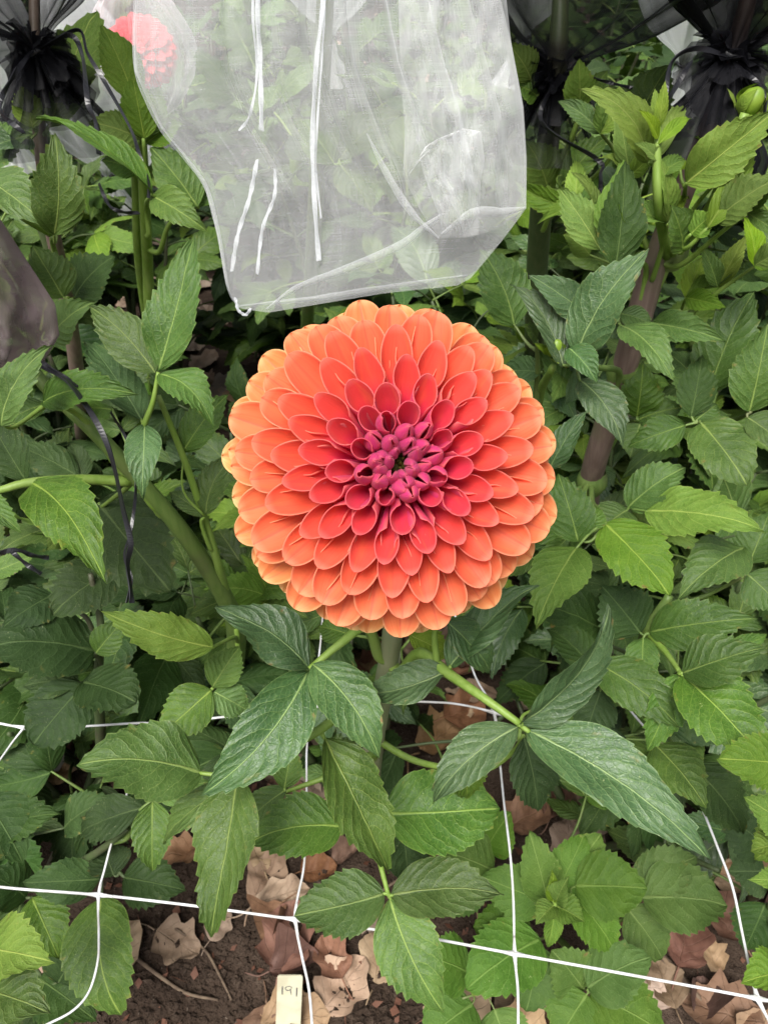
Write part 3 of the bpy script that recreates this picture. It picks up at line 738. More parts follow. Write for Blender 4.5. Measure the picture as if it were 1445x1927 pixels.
# ================================================================== LEFT SHADED LOW PLANT
xb = plane_pt(185, 1500, 0)
low = Plant('dahlia_plant', xb, 'low shaded dahlia plant with broad dull leaves below the black ribbon', 'plant')
low.stem([xb+Vector((0, 0, -.02)), P(190, 1400, .72), P(185, 1280, .64), P(190, 1180, .60), P(170, 1080, .58)], [.006, .005, .004, .003, .002], 'dark')
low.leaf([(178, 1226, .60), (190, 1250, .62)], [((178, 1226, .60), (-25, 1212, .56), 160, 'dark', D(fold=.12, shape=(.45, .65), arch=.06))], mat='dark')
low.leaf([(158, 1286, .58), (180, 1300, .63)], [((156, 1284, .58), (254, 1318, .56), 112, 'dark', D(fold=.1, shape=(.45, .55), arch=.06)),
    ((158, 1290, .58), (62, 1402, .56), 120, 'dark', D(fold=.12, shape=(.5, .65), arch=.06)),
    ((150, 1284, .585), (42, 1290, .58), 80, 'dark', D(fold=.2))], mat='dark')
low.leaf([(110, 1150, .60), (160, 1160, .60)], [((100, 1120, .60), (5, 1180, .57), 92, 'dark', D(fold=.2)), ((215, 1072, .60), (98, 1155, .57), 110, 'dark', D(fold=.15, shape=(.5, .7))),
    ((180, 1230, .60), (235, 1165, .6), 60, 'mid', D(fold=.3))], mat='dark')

# ================================================================== BOTTOM LEFT PLANT
wb = plane_pt(40, 1760, 0)
bl = Plant('dahlia_plant', wb, 'low leafy dahlia plant under the net beside bare soil', 'plant')
bl.stem([wb+Vector((0, 0, -.02)), P(70, 1700, .63), P(130, 1640, .60), P(190, 1600, .57), P(240, 1560, .55)], [.005, .0045, .0035, .003, .002], 'dark')
bl.stem([wb+Vector((0, 0, -.02)), P(0, 1760, .60), P(-40, 1780, .52), P(-60, 1780, .47)], [.005, .0045, .0035, .003], 'dark')
bl.leaf([(192, 1690, .585), (185, 1650, .59)], [((190, 1690, .585), (224, 1914, .55), 132, 'mid', D(fold=.18, arch=.07, side=-.05, shape=(.6, .85)))], mat='dark')
bl.leaf([(285, 1508, .55), (262, 1530, .55)], [((287, 1508, .55), (287, 1642, .54), 76, 'mid', D(fold=.2)), ((270, 1520, .55), (145, 1570, .56), 80, 'dark', D(fold=.2)), ((295, 1500, .55), (395, 1470, .56), 60, 'mid', D())], mat='green')
bl.leaf([(235, 1652, .58), (205, 1630, .59)], [((232, 1652, .58), (348, 1675, .57), 96, 'dark', D(fold=.15, arch=.05)), ((188, 1655, .58), (40, 1662, .56), 80, 'dark', D(fold=.15)), ((215, 1650, .58), (190, 1590, .59), 80, 'dark', D())], mat='dark')
bl.leaf([(58, 1690, .60), (80, 1690, .62)], [((60, 1690, .60), (112, 1806, .585), 92, 'mid', D(fold=.15)), ((50, 1690, .60), (-30, 1640, .58), 90, 'dark', D(fold=.15)), ((40, 1700, .6), (10, 1830, .6), 90, 'dark', D())], mat='dark')
bl.leaf([(-45, 1790, .47), (-60, 1780, .475)], [((-40, 1785, .465), (94, 1808, .44), 128, 'bright', D(fold=.2, arch=.05)), ((-45, 1860, .47), (92, 1905, .45), 130, 'mid', D(fold=.2, arch=.06)), ((-30, 1880, .5), (30, 1960, .5), 100, 'mid', D())], mat='green')
bl.leaf([(5, 1560, .58), (30, 1600, .6)], [((-30, 1500, .57), (45, 1625, .56), 120, 'dark', D(fold=.15)), ((-10, 1560, .58), (110, 1530, .57), 90, 'dark', D(fold=.15)), ((120, 1560, .58), (215, 1500, .57), 80, 'dark', D())], mat='dark')
bl.leaf([(80, 1840, .62), (50, 1800, .62)], [((70, 1840, .62), (180, 1920, .6), 110, 'dark', D(fold=.15)), ((70, 1850, .62), (90, 1960, .6), 110, 'dark', D(fold=.15)), ((110, 1850, .61), (150, 1780, .61), 90, 'dark', D())], mat='dark')

# ================================================================== RIGHT PLANT (purple-brown stem)
rb = plane_pt(1088, 1100, 0)
right = Plant('dahlia_plant', rb, 'tall dahlia plant with a thick purple brown stem and frilled black bag', 'plant')
right.stem([rb+Vector((0, 0, -.02)), P(1100, 1000, .80), P(1112, 900, .69), P(1150, 770, .62), P(1190, 640, .57), P(1222, 530, .54), P(1262, 415, .515), P(1310, 300, .495), P(1352, 190, .48), P(1388, 70, .47), P(1415, -40, .465), P(1430, -160, .46)], [.0125, .0115, .0105, .0100, .0098, .0094, .008, .0068, .006, .0056, .005, .0045], 'purple', ns=14)
# swollen joints
for (x, y, d, r) in ((1262, 470, .527, .0125), (1172, 695, .592, .0130), (1114, 905, .69, .0140)):
    c = P(x, y, d); V, Fc = lathe([(-.012, r*.72), (-.006, r*.9), (0, r*1.02), (.006, r*.92), (.012, r*.7)], c, (P(1222, 530, .54)-P(1190, 640, .57)).normalized(), 14, right.off)
    link('stem_joint', mesh('stem_joint', V, Fc, STEM['green']), right.o)
right.leaf([(1072, 660, .43), (1120, 690, .50), (1165, 700, .575)], [
    ((1085, 668, .435), (1221, 467, .40), 118, 'blue', D(fold=.30, arch=.03, side=.05)),
    ((1112, 596, .44), (996, 516, .43), 72, 'blue', D(fold=.35, arch=.05)),
    ((1060, 690, .44), (966, 528, .44), 66, 'blue', D(fold=.45, arch=-.02, side=-.08)),
    ((1070, 655, .43), (1124, 720, .42), 62, 'blue', D(fold=.6, arch=.12)),
    ((1090, 715, .455), (1174, 840, .435), 84, 'blue', D(fold=.3, side=.04))], r=.0026, mat='green')
right.leaf([(1168, 612, .53), (1180, 620, .56)], [
    ((1168, 612, .52), (1268, 717, .485), 74, 'mid', D(fold=.35, arch=.08)), ((1225, 608, .55), (1364, 640, .52), 60, 'mid', D(fold=.55, roll=20)), ((1168, 590, .53), (1228, 612, .52), 50, 'mid', D())], mat='green')
right.leaf([(1165, 500, .46), (1215, 500, .52)], [
    ((1158, 505, .455), (1176, 303, .44), 92, 'dark', D(fold=.2, arch=.03)), ((1190, 490, .46), (1170, 300, .445), 64, 'bright', D(fold=.5, roll=-35, side=.10)),
    ((1130, 470, .47), (1050, 352, .47), 66, 'bright', D(fold=.35)), ((1110, 480, .5), (1060, 440, .5), 60, 'lime', D())], mat='bright')
right.leaf([(1220, 305, .455), (1260, 330, .49)], [((1218, 305, .455), (1094, 163, .43), 70, 'lime', D(fold=.35, arch=.12, side=-.10)), ((1228, 300, .46), (1290, 200, .47), 50, 'lime', D(fold=.4))], mat='bright')
right.leaf([(1290, 350, .46), (1283, 385, .5)], [((1290, 345, .455), (1462, 205, .42), 96, 'bright', D(fold=.4, arch=.05, roll=15)), ((1280, 320, .46), (1285, 300, .46), 40, 'lime', D())], mat='lime' if 'lime' in STEM else 'bright')
right.leaf([(1275, 470, .48), (1265, 480, .52)], [((1285, 470, .47), (1262, 385, .45), 84, 'mid', D(fold=.3)), ((1345, 415, .45), (1470, 330, .42), 84, 'bright', D(fold=.45)), ((1300, 440, .46), (1345, 400, .45), 60, 'bright', D(fold=.4)),
    ((1330, 430, .45), (1420, 290, .44), 50, 'lime', D(fold=.6, arch=.04))], r=.003, mat='bright')
right.leaf([(1240, 230, .44), (1236, 300, .445), (1240, 390, .46), (1255, 480, .52)], [((1238, 262, .44), (1205, 205, .43), 26, 'lime', D(fold=.6)), ((1240, 240, .44), (1252, 150, .43), 24, 'lime', D(fold=.6)), ((1238, 272, .44), (1302, 218, .44), 26, 'lime', D(fold=.6)), ((1240, 235, .44), (1232, 165, .435), 22, 'lime', D(fold=.7)), ((1237, 300, .445), (1195, 268, .44), 26, 'bright', D(fold=.6)), ((1238, 330, .45), (1290, 300, .45), 40, 'bright', D(fold=.5))], r=.0030, mat='bright', auto=False)
right.leaf([(1318, 795, .55), (1250, 800, .60), (1160, 790, .63)], [((1318, 795, .545), (1406, 910, .515), 112, 'mid', D(fold=.16, arch=.06, shape=(.55, .75))), ((1310, 790, .55), (1350, 760, .55), 60, 'mid', D()), ((1300, 785, .55), (1322, 665, .55), 70, 'dark', D(fold=.3)), ((1290, 800, .55), (1180, 840, .56), 66, 'mid', D(fold=.2))], mat='green')
right.leaf([(1412, 775, .53), (1380, 790, .58), (1300, 800, .64), (1180, 800, .66)], [((1410, 775, .53), (1445, 605, .51), 100, 'mid', D(fold=.2)), ((1405, 785, .53), (1475, 840, .52), 70, 'mid', D())], mat='green', auto=False)
right.leaf([(1335, 735, .57), (1290, 760, .62)], [((1335, 738, .56), (1420, 545, .54), 110, 'mid', D(fold=.15)), ((1330, 740, .57), (1255, 660, .57), 80, 'mid', D(fold=.2))], mat='green')
right.leaf([(1200, 790, .60), (1175, 800, .63)], [((1198, 785, .60), (1210, 680, .58), 84, 'mid', D(fold=.15)), ((1200, 790, .60), (1285, 765, .585), 76, 'mid', D(fold=.15)), ((1205, 795, .60), (1185, 862, .59), 70, 'mid', D(fold=.15))], mat='green')
right.leaf([(1180, 955, .58), (1140, 950, .66)], [((1182, 955, .575), (1288, 878, .555), 84, 'mid', D(fold=.2, shape=(.55, .8))), ((1215, 962, .56), (1432, 990, .50), 108, 'bright', D(fold=.2, arch=.04)), ((1180, 960, .57), (1130, 1000, .56), 80, 'mid', D())], mat='green')
right.leaf([(1140, 985, .52), (1130, 960, .60)], [((1138, 985, .52), (1262, 1118, .485), 122, 'bright', D(fold=.18, arch=.05, shape=(.6, .85))), ((1085, 1030, .51), (1008, 1178, .475), 108, 'bright', D(fold=.2, arch=.05)), ((1088, 1020, .52), (1050, 890, .52), 90, 'mid', D(fold=.2)), ((1100, 1000, .52), (1120, 950, .53), 60, 'mid', D())], mat='green')
right.leaf([(1035, 885, .40), (1030, 930, .46), (1060, 960, .6)], [((1034, 882, .40), (1102, 773, .39), 60, 'blue', D(fold=.25))], mat='green')

yr = random.Random(15)
for (x, y, d, up) in ((1130, 250, .50, 80), (1345, 345, .455, 60), (1405, 400, .45, 30), (1255, 420, .47, 110), (1120, 420, .52, 120), (1420, 500, .50, 40), (1350, 540, .54, 70), (1080, 390, .53, 150), (1290, 560, .55, 30), (1185, 330, .48, 100)):
    ls = []
    for a in (0, 52, -52):
        an = math.radians(up+a+yr.uniform(-15, 15)); Ln = yr.uniform(85, 135)*(1 if a == 0 else .75)
        ls.append(((x, y, d), (x+math.cos(an)*Ln, y-math.sin(an)*Ln, d-yr.uniform(-.01, .03)), yr.uniform(34, 52), yr.choice(['bright', 'bright', 'mid', 'lime']), D(fold=yr.uniform(.3, .7), roll=yr.uniform(-30, 30), side=yr.uniform(-.08, .08))))
    right.leaf([(x, y, d), (x+(1230-x)*.3, y+40, d+.03)], ls, r=.0018, mat='bright')
# bud and shoots near the right plant
budp = Plant('dahlia_plant', plane_pt(1000, 1010, 0), 'slim dahlia plant with a small green flower bud right of the orange flower', 'plant')
budp.stem([budp.off+Vector((0, 0, -.02)), P(1000, 900, .78), P(1012, 760, .55), P(1040, 690, .46)], [.006, .005, .0035, .0022], 'bright')
def bud(plant, px, py, d, r, axd):
    c = P(px, py, d); ax = axd.normalized()
    V, Fc = lathe([(-r*1.2, r*.35), (-r*.7, r*.85), (0, r), (r*.7, r*.8), (r*1.15, r*.35), (r*1.25, .0002)], c, ax, 14, plant.off)
    b = link('bud', mesh('bud', V, Fc, CUT), plant.o)
    x = ax.orthogonal().normalized(); y = ax.cross(x)
    for k in range(7):
        a = 2*math.pi*k/7+.3; dd = x*math.cos(a)+y*math.sin(a); B = c-ax*r*1.1+dd*r*.4; T = c+ax*r*(1.3 if k % 2 else .2)+dd*r*(.5 if k % 2 else 2.3)
        V, Fc, UV = leaf_grid((T-B).length, r*1.1, .3, .25 if k % 2 else -.1, 0, .01, 12, 2, 2, seed=k, tooth=0)
        M = frame(B, T, 0, dd); link('sepal', mesh('sepal', [M @ Vector(v)+B-plant.off for v in V], Fc, LEAF['lime'], UV), b)
bud(budp, 1045, 655, .445, .0055, Vector((0, -.4, 1)))
budp.leaf([(1010, 640, .47), (1012, 700, .5)], [((968, 612, .49), (902, 466, .48), 104, 'mid', D(fold=.2, side=-.03)), ((1010, 640, .47), (985, 610, .46), 40, 'mid', D()), ((1020, 700, .5), (940, 700, .52), 60, 'dark', D())], mat='green')
bud(right, 1412, 192, .455, .0075, Vector((.3, -.4, 1)))
tube('bud_stalk', [P(1402, 212, .447), P(1370, 290, .46), P(1340, 380, .48), P(1275, 470, .522)], [.0028, .003, .0035], STEM['bright'], right.o, right.off)

# ================================================================== RIGHT LOWER PLANT
qb = plane_pt(1190, 1330, 0)
rl = Plant('dahlia_plant', qb, 'dahlia plant with toothed green leaves right of the long pointed leaf', 'plant')
rl.stem([qb+Vector((0, 0, -.02)), P(1200, 1260, .66), P(1215, 1195, .57), P(1260, 1120, .55)], [.0065, .0058, .0045, .003], 'green')
rl.leaf([(1280, 1266, .50), (1250, 1225, .53), (1218, 1195, .56)], [
    ((1282, 1268, .495), (1441, 1215, .47), 104, 'mid', D(fold=.2, side=-.03)), ((1283, 1270, .495), (1431, 1424, .455), 146, 'mid', D(fold=.2, arch=.06, shape=(.6, .85))), ((1280, 1268, .50), (1216, 1415, .50), 74, 'mid', D(fold=.3))], r=.0030, mat='bright')
rl.leaf([(1220, 1192, .55), (1218, 1215, .57)], [((1222, 1190, .55), (1424, 1163, .51), 96, 'mid', D(fold=.2)), ((1210, 1200, .55), (1208, 1308, .53), 62, 'mid', D(fold=.25)), ((1205, 1192, .56), (1130, 1100, .56), 110, 'dark', D(fold=.15))], mat='green')
rl.leaf([(1122, 1252, .52), (1180, 1240, .60)], [((1118, 1248, .52), (1281, 1372, .49), 96, 'mid', D(fold=.3, arch=.09, side=.05)), ((1118, 1260, .53), (1030, 1180, .55), 80, 'dark', D(fold=.2)), ((1130, 1300, .55), (1100, 1390, .55), 90, 'dark', D())], mat='green')
rl.leaf([(1400, 1085, .55), (1330, 1120, .58), (1250, 1150, .57)], [((1400, 1030, .55), (1278, 1120, .53), 104, 'mid', D(fold=.18)), ((1405, 1080, .55), (1475, 1150, .54), 90, 'mid', D(fold=.18)), ((1410, 1060, .55), (1450, 960, .55), 80, 'mid', D())], mat='green')
rl.leaf([(1100, 1200, .59), (1180, 1230, .62)], [((1140, 1190, .585), (985, 1130, .57), 112, 'dark', D(fold=.15)), ((1110, 1200, .59), (1060, 1270, .58), 90, 'dark', D(fold=.15)), ((1120, 1190, .59), (1200, 1120, .58), 90, 'dark', D())], mat='dark')
rl.leaf([(1480, 1440, .45), (1400, 1420, .52), (1290, 1330, .60), (1205, 1260, .65)], [((1490, 1440, .45), (1352, 1428, .44), 104, 'bright', D(fold=.15, shape=(.5, .75))), ((1490, 1560, .46), (1400, 1500, .46), 80, 'bright', D()), ((1470, 1590, .46), (1412, 1602, .46), 60, 'bright', D())], mat='green', auto=False)
rl.leaf([(1290, 1440, .56), (1240, 1360, .62)], [((1230, 1400, .56), (1330, 1520, .53), 110, 'mid', D(fold=.2, droop=.1)), ((1250, 1420, .57), (1140, 1480, .56), 110, 'mid', D(fold=.15)), ((1300, 1440, .56), (1400, 1570, .55), 110, 'dark', D(fold=.2)), ((1180, 1390, .56), (1090, 1440, .56), 90, 'dark', D())], mat='green')

# ================================================================== BOTTOM RIGHT BROAD LEAVED PLANT
vb = plane_pt(1050, 1745, 0)
br = Plant('dahlia_plant', vb, 'young dahlia plant with soft rounded leaves under the net', 'plant')
br.stem([vb+Vector((0, 0, -.02)), P(1050, 1740, .66), P(1048, 1712, .61), P(1046, 1695, .575)], [.0045, .004, .003, .0018], 'green')
br.stem([vb+Vector((0, 0, -.02)), P(1080, 1800, .65), P(1108, 1865, .60)], [.0035, .003, .002], 'green')
def VL(node, ls): br.leaf([node], [(b, t, w, 'weed', D(fold=.14, arch=.07, shape=(.56, .84), tooth=.045, wave=.03, **(k or {}))) for b, t, w, k in ls], r=.0016, mat='green')
VL((1035, 1690, .60), [((1032, 1702, .60), (997, 1568, .59), 82, None), ((1040, 1695, .60), (1100, 1570, .61), 84, None), ((1030, 1700, .6), (905, 1650, .61), 96, None)])
VL((1075, 1680, .595), [((1082, 1668, .59), (1218, 1672, .575), 124, D(roll=8)), ((1078, 1682, .60), (1158, 1790, .59), 96, None), ((1068, 1660, .61), (1130, 1570, .61), 84, None)])
VL((1210, 1690, .625), [((1208, 1690, .62), (1370, 1702, .605), 138, None), ((1180, 1710, .63), (1248, 1806, .62), 96, None), ((1200, 1680, .63), (1310, 1610, .63), 96, None)])
VL((1010, 1770, .61), [((1016, 1768, .605), (876, 1862, .58), 134, None), ((1012, 1780, .61), (990, 1905, .59), 110, None), ((1000, 1750, .62), (890, 1745, .62), 100, None)])
VL((1108, 1868, .59), [((1106, 1860, .59), (1222, 1800, .58), 116, None), ((1110, 1872, .59), (1255, 1950, .575), 130, None), ((1104, 1872, .59), (1050, 1960, .58), 116, None), ((1098, 1862, .6), (1040, 1790, .6), 100, None)])
VL((900, 1640, .635), [((930, 1640, .63), (830, 1600, .62), 110, None), ((915, 1600, .64), (960, 1530, .63), 90, None), ((900, 1650, .64), (830, 1720, .63), 84, None)])
VL((870, 1880, .61), [((890, 1890, .61), (800, 1960, .59), 130, None), ((880, 1830, .62), (800, 1800, .61), 110, None), ((930, 1900, .61), (960, 1980, .6), 100, None)])
br.leaf([(1046, 1700, .575)], [((1046, 1706, .573), (1100, 1735, .56), 58, 'bright', D(fold=.5)), ((1042, 1705, .573), (1008, 1740, .56), 46, 'bright', D(fold=.5)), ((1046, 1700, .573), (1070, 1650, .56), 44, 'bright', D(fold=.6)), ((1040, 1698, .573), (1040, 1640, .57), 30, 'bright', D(fold=.6)), ((1044, 1710, .573), (1030, 1785, .57), 36, 'bright', D(fold=.6))], r=.0018)
eb = plane_pt(1440, 1760, 0)
er = Plant('dahlia_plant', eb, 'dahlia plant with bright leaves beside the net edge and dry leaves', 'plant')
er.stem([eb+Vector((0, 0, -.02)), P(1450, 1720, .62), P(1470, 1650, .56), P(1480, 1580, .52)], [.005, .0045, .0035, .0025], 'green')
er.leaf([(1470, 1840, .50), (1475, 1760, .56)], [((1490, 1830, .49), (1395, 1850, .48), 90, 'bright', D(fold=.2)), ((1480, 1660, .50), (1412, 1655, .49), 50, 'bright', D()), ((1490, 1550, .5), (1420, 1620, .5), 80, 'bright', D())], mat='green')
er.leaf([(1440, 1660, .60), (1455, 1690, .60)], [((1450, 1600, .60), (1345, 1520, .60), 100, 'dark', D()), ((1440, 1640, .61), (1370, 1640, .61), 90, 'dark', D()), ((1440, 1700, .61), (1400, 1790, .61), 90, 'dark', D())], mat='dark')

# ================================================================== TOP LEFT PLANTS
tb = plane_pt(150, 905, 0)
tl = Plant('dahlia_plant', tb, 'tall dahlia plant with a slim brown stem rising into a black bag', 'plant')
tl.stem([tb+Vector((0, 0, -.02)), P(150, 760, .86), P(128, 580, .70), P(98, 430, .62), P(80, 300, .575), P(70, 190, .55), P(66, 90, .535), P(64, -60, .53)], [.008, .0075, .0068, .006, .0052, .0046, .004, .0035], 'purple')
tl.leaf([(85, 250, .56), (74, 262, .565)], [((92, 236, .56), (178, 12, .575), 112, 'bright', D(fold=.15, arch=.04, side=-.03, shape=(.6, .8)))], r=.003, mat='bright')
tl.leaf([(105, 445, .52), (98, 455, .60)], [((102, 442, .50), (102, 248, .47), 96, 'mid', D(fold=.35, arch=.12, side=-.06))], r=.0024)
tl.leaf([(-40, 330, .52), (30, 400, .56), (95, 440, .61)], [((-45, 328, .52), (84, 418, .50), 106, 'mid', D(fold=.2, arch=.05)), ((-30, 300, .55), (60, 250, .54), 80, 'mid', D()), ((0, 420, .55), (-40, 520, .54), 90, 'mid', D())], r=.0022, auto=False)
tl.leaf([(70, 235, .55), (72, 240, .562)], [((62, 240, .54), (40, 160, .53), 60, 'lime', D(fold=.3)), ((60, 260, .55), (-20, 280, .53), 80, 'blue', D())], r=.0022)
tl.leaf([(130, 560, .60), (126, 565, .69)], [((120, 560, .60), (60, 460, .58), 90, 'mid', D()), ((96, 640, .52), (177, 566, .50), 84, 'mid', D(fold=.25)), ((140, 560, .62), (215, 480, .61), 96, 'dark', D(fold=.15))], r=.0022)
gb = plane_pt(290, 850, 0)
tg = Plant('dahlia_plant', gb, 'dahlia plant with twin straight green stems beside the white bag', 'plant')
tg.stem([gb+Vector((0, 0, -.02)), P(284, 650, .82), P(278, 500, .70), P(272, 380, .63), P(266, 250, .585), P(258, 150, .56), P(250, 90, .55)], [.006, .0055, .005, .0046, .004, .003, .002], 'bright')
tg.stem([P(284, 660, .83), P(262, 500, .705), P(256, 380, .64), P(254, 270, .60)], [.004, .004, .0035, .003], 'bright')
tg.leaf([(288, 366, .50), (275, 385, .62)], [((288, 366, .495), (72, 212, .46), 62, 'mid', D(fold=.75, arch=.04, side=-.03, roll=35)), ((285, 368, .50), (388, 432, .49), 66, 'mid', D(fold=.5, arch=.08))], r=.0022)
tg.leaf([(372, 388, .60), (320, 420, .63)], [((372, 388, .595), (282, 274, .575), 92, 'mid', D(fold=.25)), ((365, 390, .6), (390, 320, .6), 60, 'mid', D())], r=.0022)
tg.leaf([(270, 262, .57)], [((272, 260, .57), (248, 135, .55), 70, 'bright', D(fold=.2)), ((268, 262, .575), (165, 228, .555), 70, 'bright', D(fold=.2)), ((274, 258, .575), (300, 160, .57), 60, 'bright', D(fold=.3)), ((275, 270, .58), (345, 230, .58), 70, 'bright', D())], r=.0024)
tg.leaf([(262, 190, .565)], [((256, 190, .56), (190, 40, .54), 76, 'bright', D(fold=.2)), ((262, 190, .565), (225, 170, .56), 50, 'mid', D()), ((260, 320, .61), (190, 300, .6), 60, 'mid', D()), ((270, 330, .61), (330, 330, .6), 60, 'bright', D())], r=.0024)
# right rear plant with grey-brown stem under a black bag
kb = plane_pt(1000, 830, 0)
tr_ = Plant('dahlia_plant', kb, 'dahlia plant with a ridged stem rising into the wide black bag', 'plant')
tr_.stem([kb+Vector((0, 0, -.02)), P(1005, 640, .84), P(1012, 480, .70), P(1024, 330, .62), P(1040, 190, .575), P(1050, 90, .55), P(1056, -60, .54)], [.011, .0105, .0100, .0092, .0085, .007, .005], 'dark', ns=12)
tr_.leaf([(1060, 345, .585), (1040, 380, .63)], [((1062, 340, .58), (1145, 250, .56), 60, 'mid', D(fold=.4)), ((1030, 350, .60), (988, 262, .58), 84, 'bright', D(fold=.2)), ((1050, 330, .59), (1110, 330, .58), 56, 'mid', D())], r=.0024)
tr_.leaf([(1095, 200, .55), (1075, 260, .57), (1045, 330, .61)], [((1092, 200, .55), (1090, 108, .53), 60, 'bright', D(fold=.4)), ((1100, 190, .55), (1145, 130, .54), 36, 'mid', D(fold=.6)), ((1090, 215, .55), (1068, 150, .55), 34, 'mid', D(fold=.5))], r=.0028)
tr_.leaf([(1000, 150, .56), (1030, 220, .59)], [((1000, 150, .555), (955, 80, .54), 60, 'bright', D(fold=.3)), ((1010, 180, .56), (970, 160, .555), 70, 'mid', D())], r=.0024)
tr_.leaf([(1190, 240, .58), (1120, 330, .62), (1040, 400, .66)], [((1190, 240, .58), (1260, 120, .56), 100, 'mid', D(fold=.2)), ((1185, 250, .58), (1140, 160, .58), 80, 'mid', D()), ((1200, 255, .58), (1270, 230, .58), 80, 'mid', D())], r=.0024)

# ================================================================== FILLER FOLIAGE
def leaflet_mesh(mat, seed, L=.086, Wd=.040):
    rr = random.Random(seed+100)
    V, Fc, UV = leaf_grid(L, Wd*rr.uniform(.85, 1.15), rr.uniform(.12, .5), rr.uniform(-.03, .15), rr.uniform(-.07, .07), rr.uniform(.02, .045), 26, 3, 2, .72, 1.15, .07, seed, droop=rr.uniform(0, .2), tipcurl=rr.uniform(-.25, .05))
    return mesh('leaflet', V, Fc, LEAF[mat], UV)
FM = {m: [leaflet_mesh(m, i*7+j) for i in range(9)] for j, m in enumerate(('mid', 'dark', 'bright', 'blue'))}
def stalk_mesh(mat, seed, L):
    rr = random.Random(seed); pts = [Vector((0, 0, 0)), Vector((L*.5, rr.uniform(-.004, .004), .006)), Vector((L, 0, 0))]
    V, Fc = tube_data(smooth_path(pts, 4), [.0019, .0015, .0010], 6); return mesh('leaf_stalk', V, Fc, STEM[mat])
FS = [stalk_mesh('green' if i % 2 else 'dark', i, .075) for i in range(4)]
def compound_mesh(mat, seed):
    rr = random.Random(seed*3+5); V = []; Fc = []; UV = []
    def add(v, f, uv, M):
        b = len(V); V.extend([M @ Vector(x) for x in v]); Fc.extend([tuple(i+b for i in q) for q in f]); UV.extend(uv)
    pts = [Vector((0, 0, 0)), Vector((.04, 0, .006)), Vector((.075, 0, 0))]
    v, f = tube_data(smooth_path(pts, 3), [.002, .0012], 5); add(v, f, [(.5, .5)]*len(v), Matrix.Identity(4))
    for a, x, s in ((0, .075, 1.1), (58, .068, .85), (-58, .068, .85), (66, .04, .6), (-66, .04, .6)):
        if abs(a) == 66 and rr.random() < .5: continue
        lv, lf, lu = leaf_grid(.08*s, .042*s*rr.uniform(.9, 1.15), rr.uniform(.1, .35), rr.uniform(0, .12), 0, .03, 12, 2, 2, .68, .95, .07, seed, droop=.15)
        M = Matrix.Translation((x, 0, 0)) @ Matrix.Rotation(math.radians(a+rr.uniform(-12, 12)), 4, 'Z') @ Matrix.Rotation(math.radians(rr.uniform(0, 30)), 4, 'Y') @ Matrix.Rotation(math.radians(rr.uniform(-25, 25)), 4, 'X')
        add(lv, lf, lu, M)
    return mesh('leaf', V, Fc, LEAF[mat], UV)
FCM = {m: [compound_mesh(m, i*5+j) for i in range(5)] for j, m in enumerate(('mid', 'dark', 'bright'))}
def inpoly(x, y, poly):
    c = False; n = len(poly); j = n-1
    for i in range(n):
        xi, yi = poly[i]; xj, yj = poly[j]
        if (yi > y) != (yj > y) and x < (xj-xi)*(y-yi)/(yj-yi)+xi: c = not c
        j = i
    return c
CLEAR = [  # places where the photograph shows soil and dry leaves between the plants
 [(225, 1730), (300, 1690), (400, 1640), (470, 1580), (560, 1590), (700, 1640), (760, 1720), (850, 1760), (840, 1927), (225, 1927)],
 [(470, 1480), (620, 1440), (720, 1480), (600, 1540)], [(1230, 1750), (1330, 1640), (1400, 1640), (1420, 1900), (1180, 1930), (1200, 1830)],
 [(1030, 1500), (1100, 1500), (1100, 1600), (1040, 1600)], [(940, 1480), (1060, 1480), (1050, 1560), (960, 1560)],
 [(340, 630), (380, 640), (440, 715), (430, 745), (375, 720)], [(365, 505), (405, 500), (395, 550), (368, 555)], [(145, 610), (195, 612), (190, 650), (150, 650)], [(275, 540), (308, 548), (302, 580), (278, 572)],
 [(790, 1350), (900, 1350), (900, 1440), (800, 1440)], [(130, 1390), (260, 1400), (250, 1470), (110, 1470)], [(225, 550), (260, 550), (260, 580), (225, 580)], [(190, 1000), (0, 0), (0, 1)]]
CORR = [  # stems that show clear of leaves
 ([(1190, 480), (1260, 480), (1200, 700), (1140, 940), (1080, 940), (1140, 700)], .72), ([(1340, 100), (1420, 100), (1330, 420), (1270, 420)], .60),
 ([(60, 690), (130, 720), (300, 890), (450, 1130), (400, 1150), (230, 930)], .62), ([(250, 240), (300, 240), (300, 520), (240, 520)], .78), ([(50, 190), (100, 190), (150, 560), (100, 560)], .74),
 ([(990, 180), (1070, 180), (1050, 500), (980, 500)], .74), ([(360, 950), (420, 950), (440, 1110), (400, 1110)], .64)]
NZ = .25
def blocked(p, dmin):
    x, y, d = proj(p)
    if d < 0: return True
    if -150 < x < 1600 and -200 < y < 2150 and d < dmin: return True
    for poly, dd in CORR:
        if d < dd and inpoly(x, y, poly): return True
    for poly in CLEAR:
        if inpoly(x, y, poly) and d < depth_of(plane_pt(x, y, 0))-.01: return True
    return False
fr = random.Random(21)
def place(o, M, parent_off=None): o.matrix_local = M
n_leaf = [0]
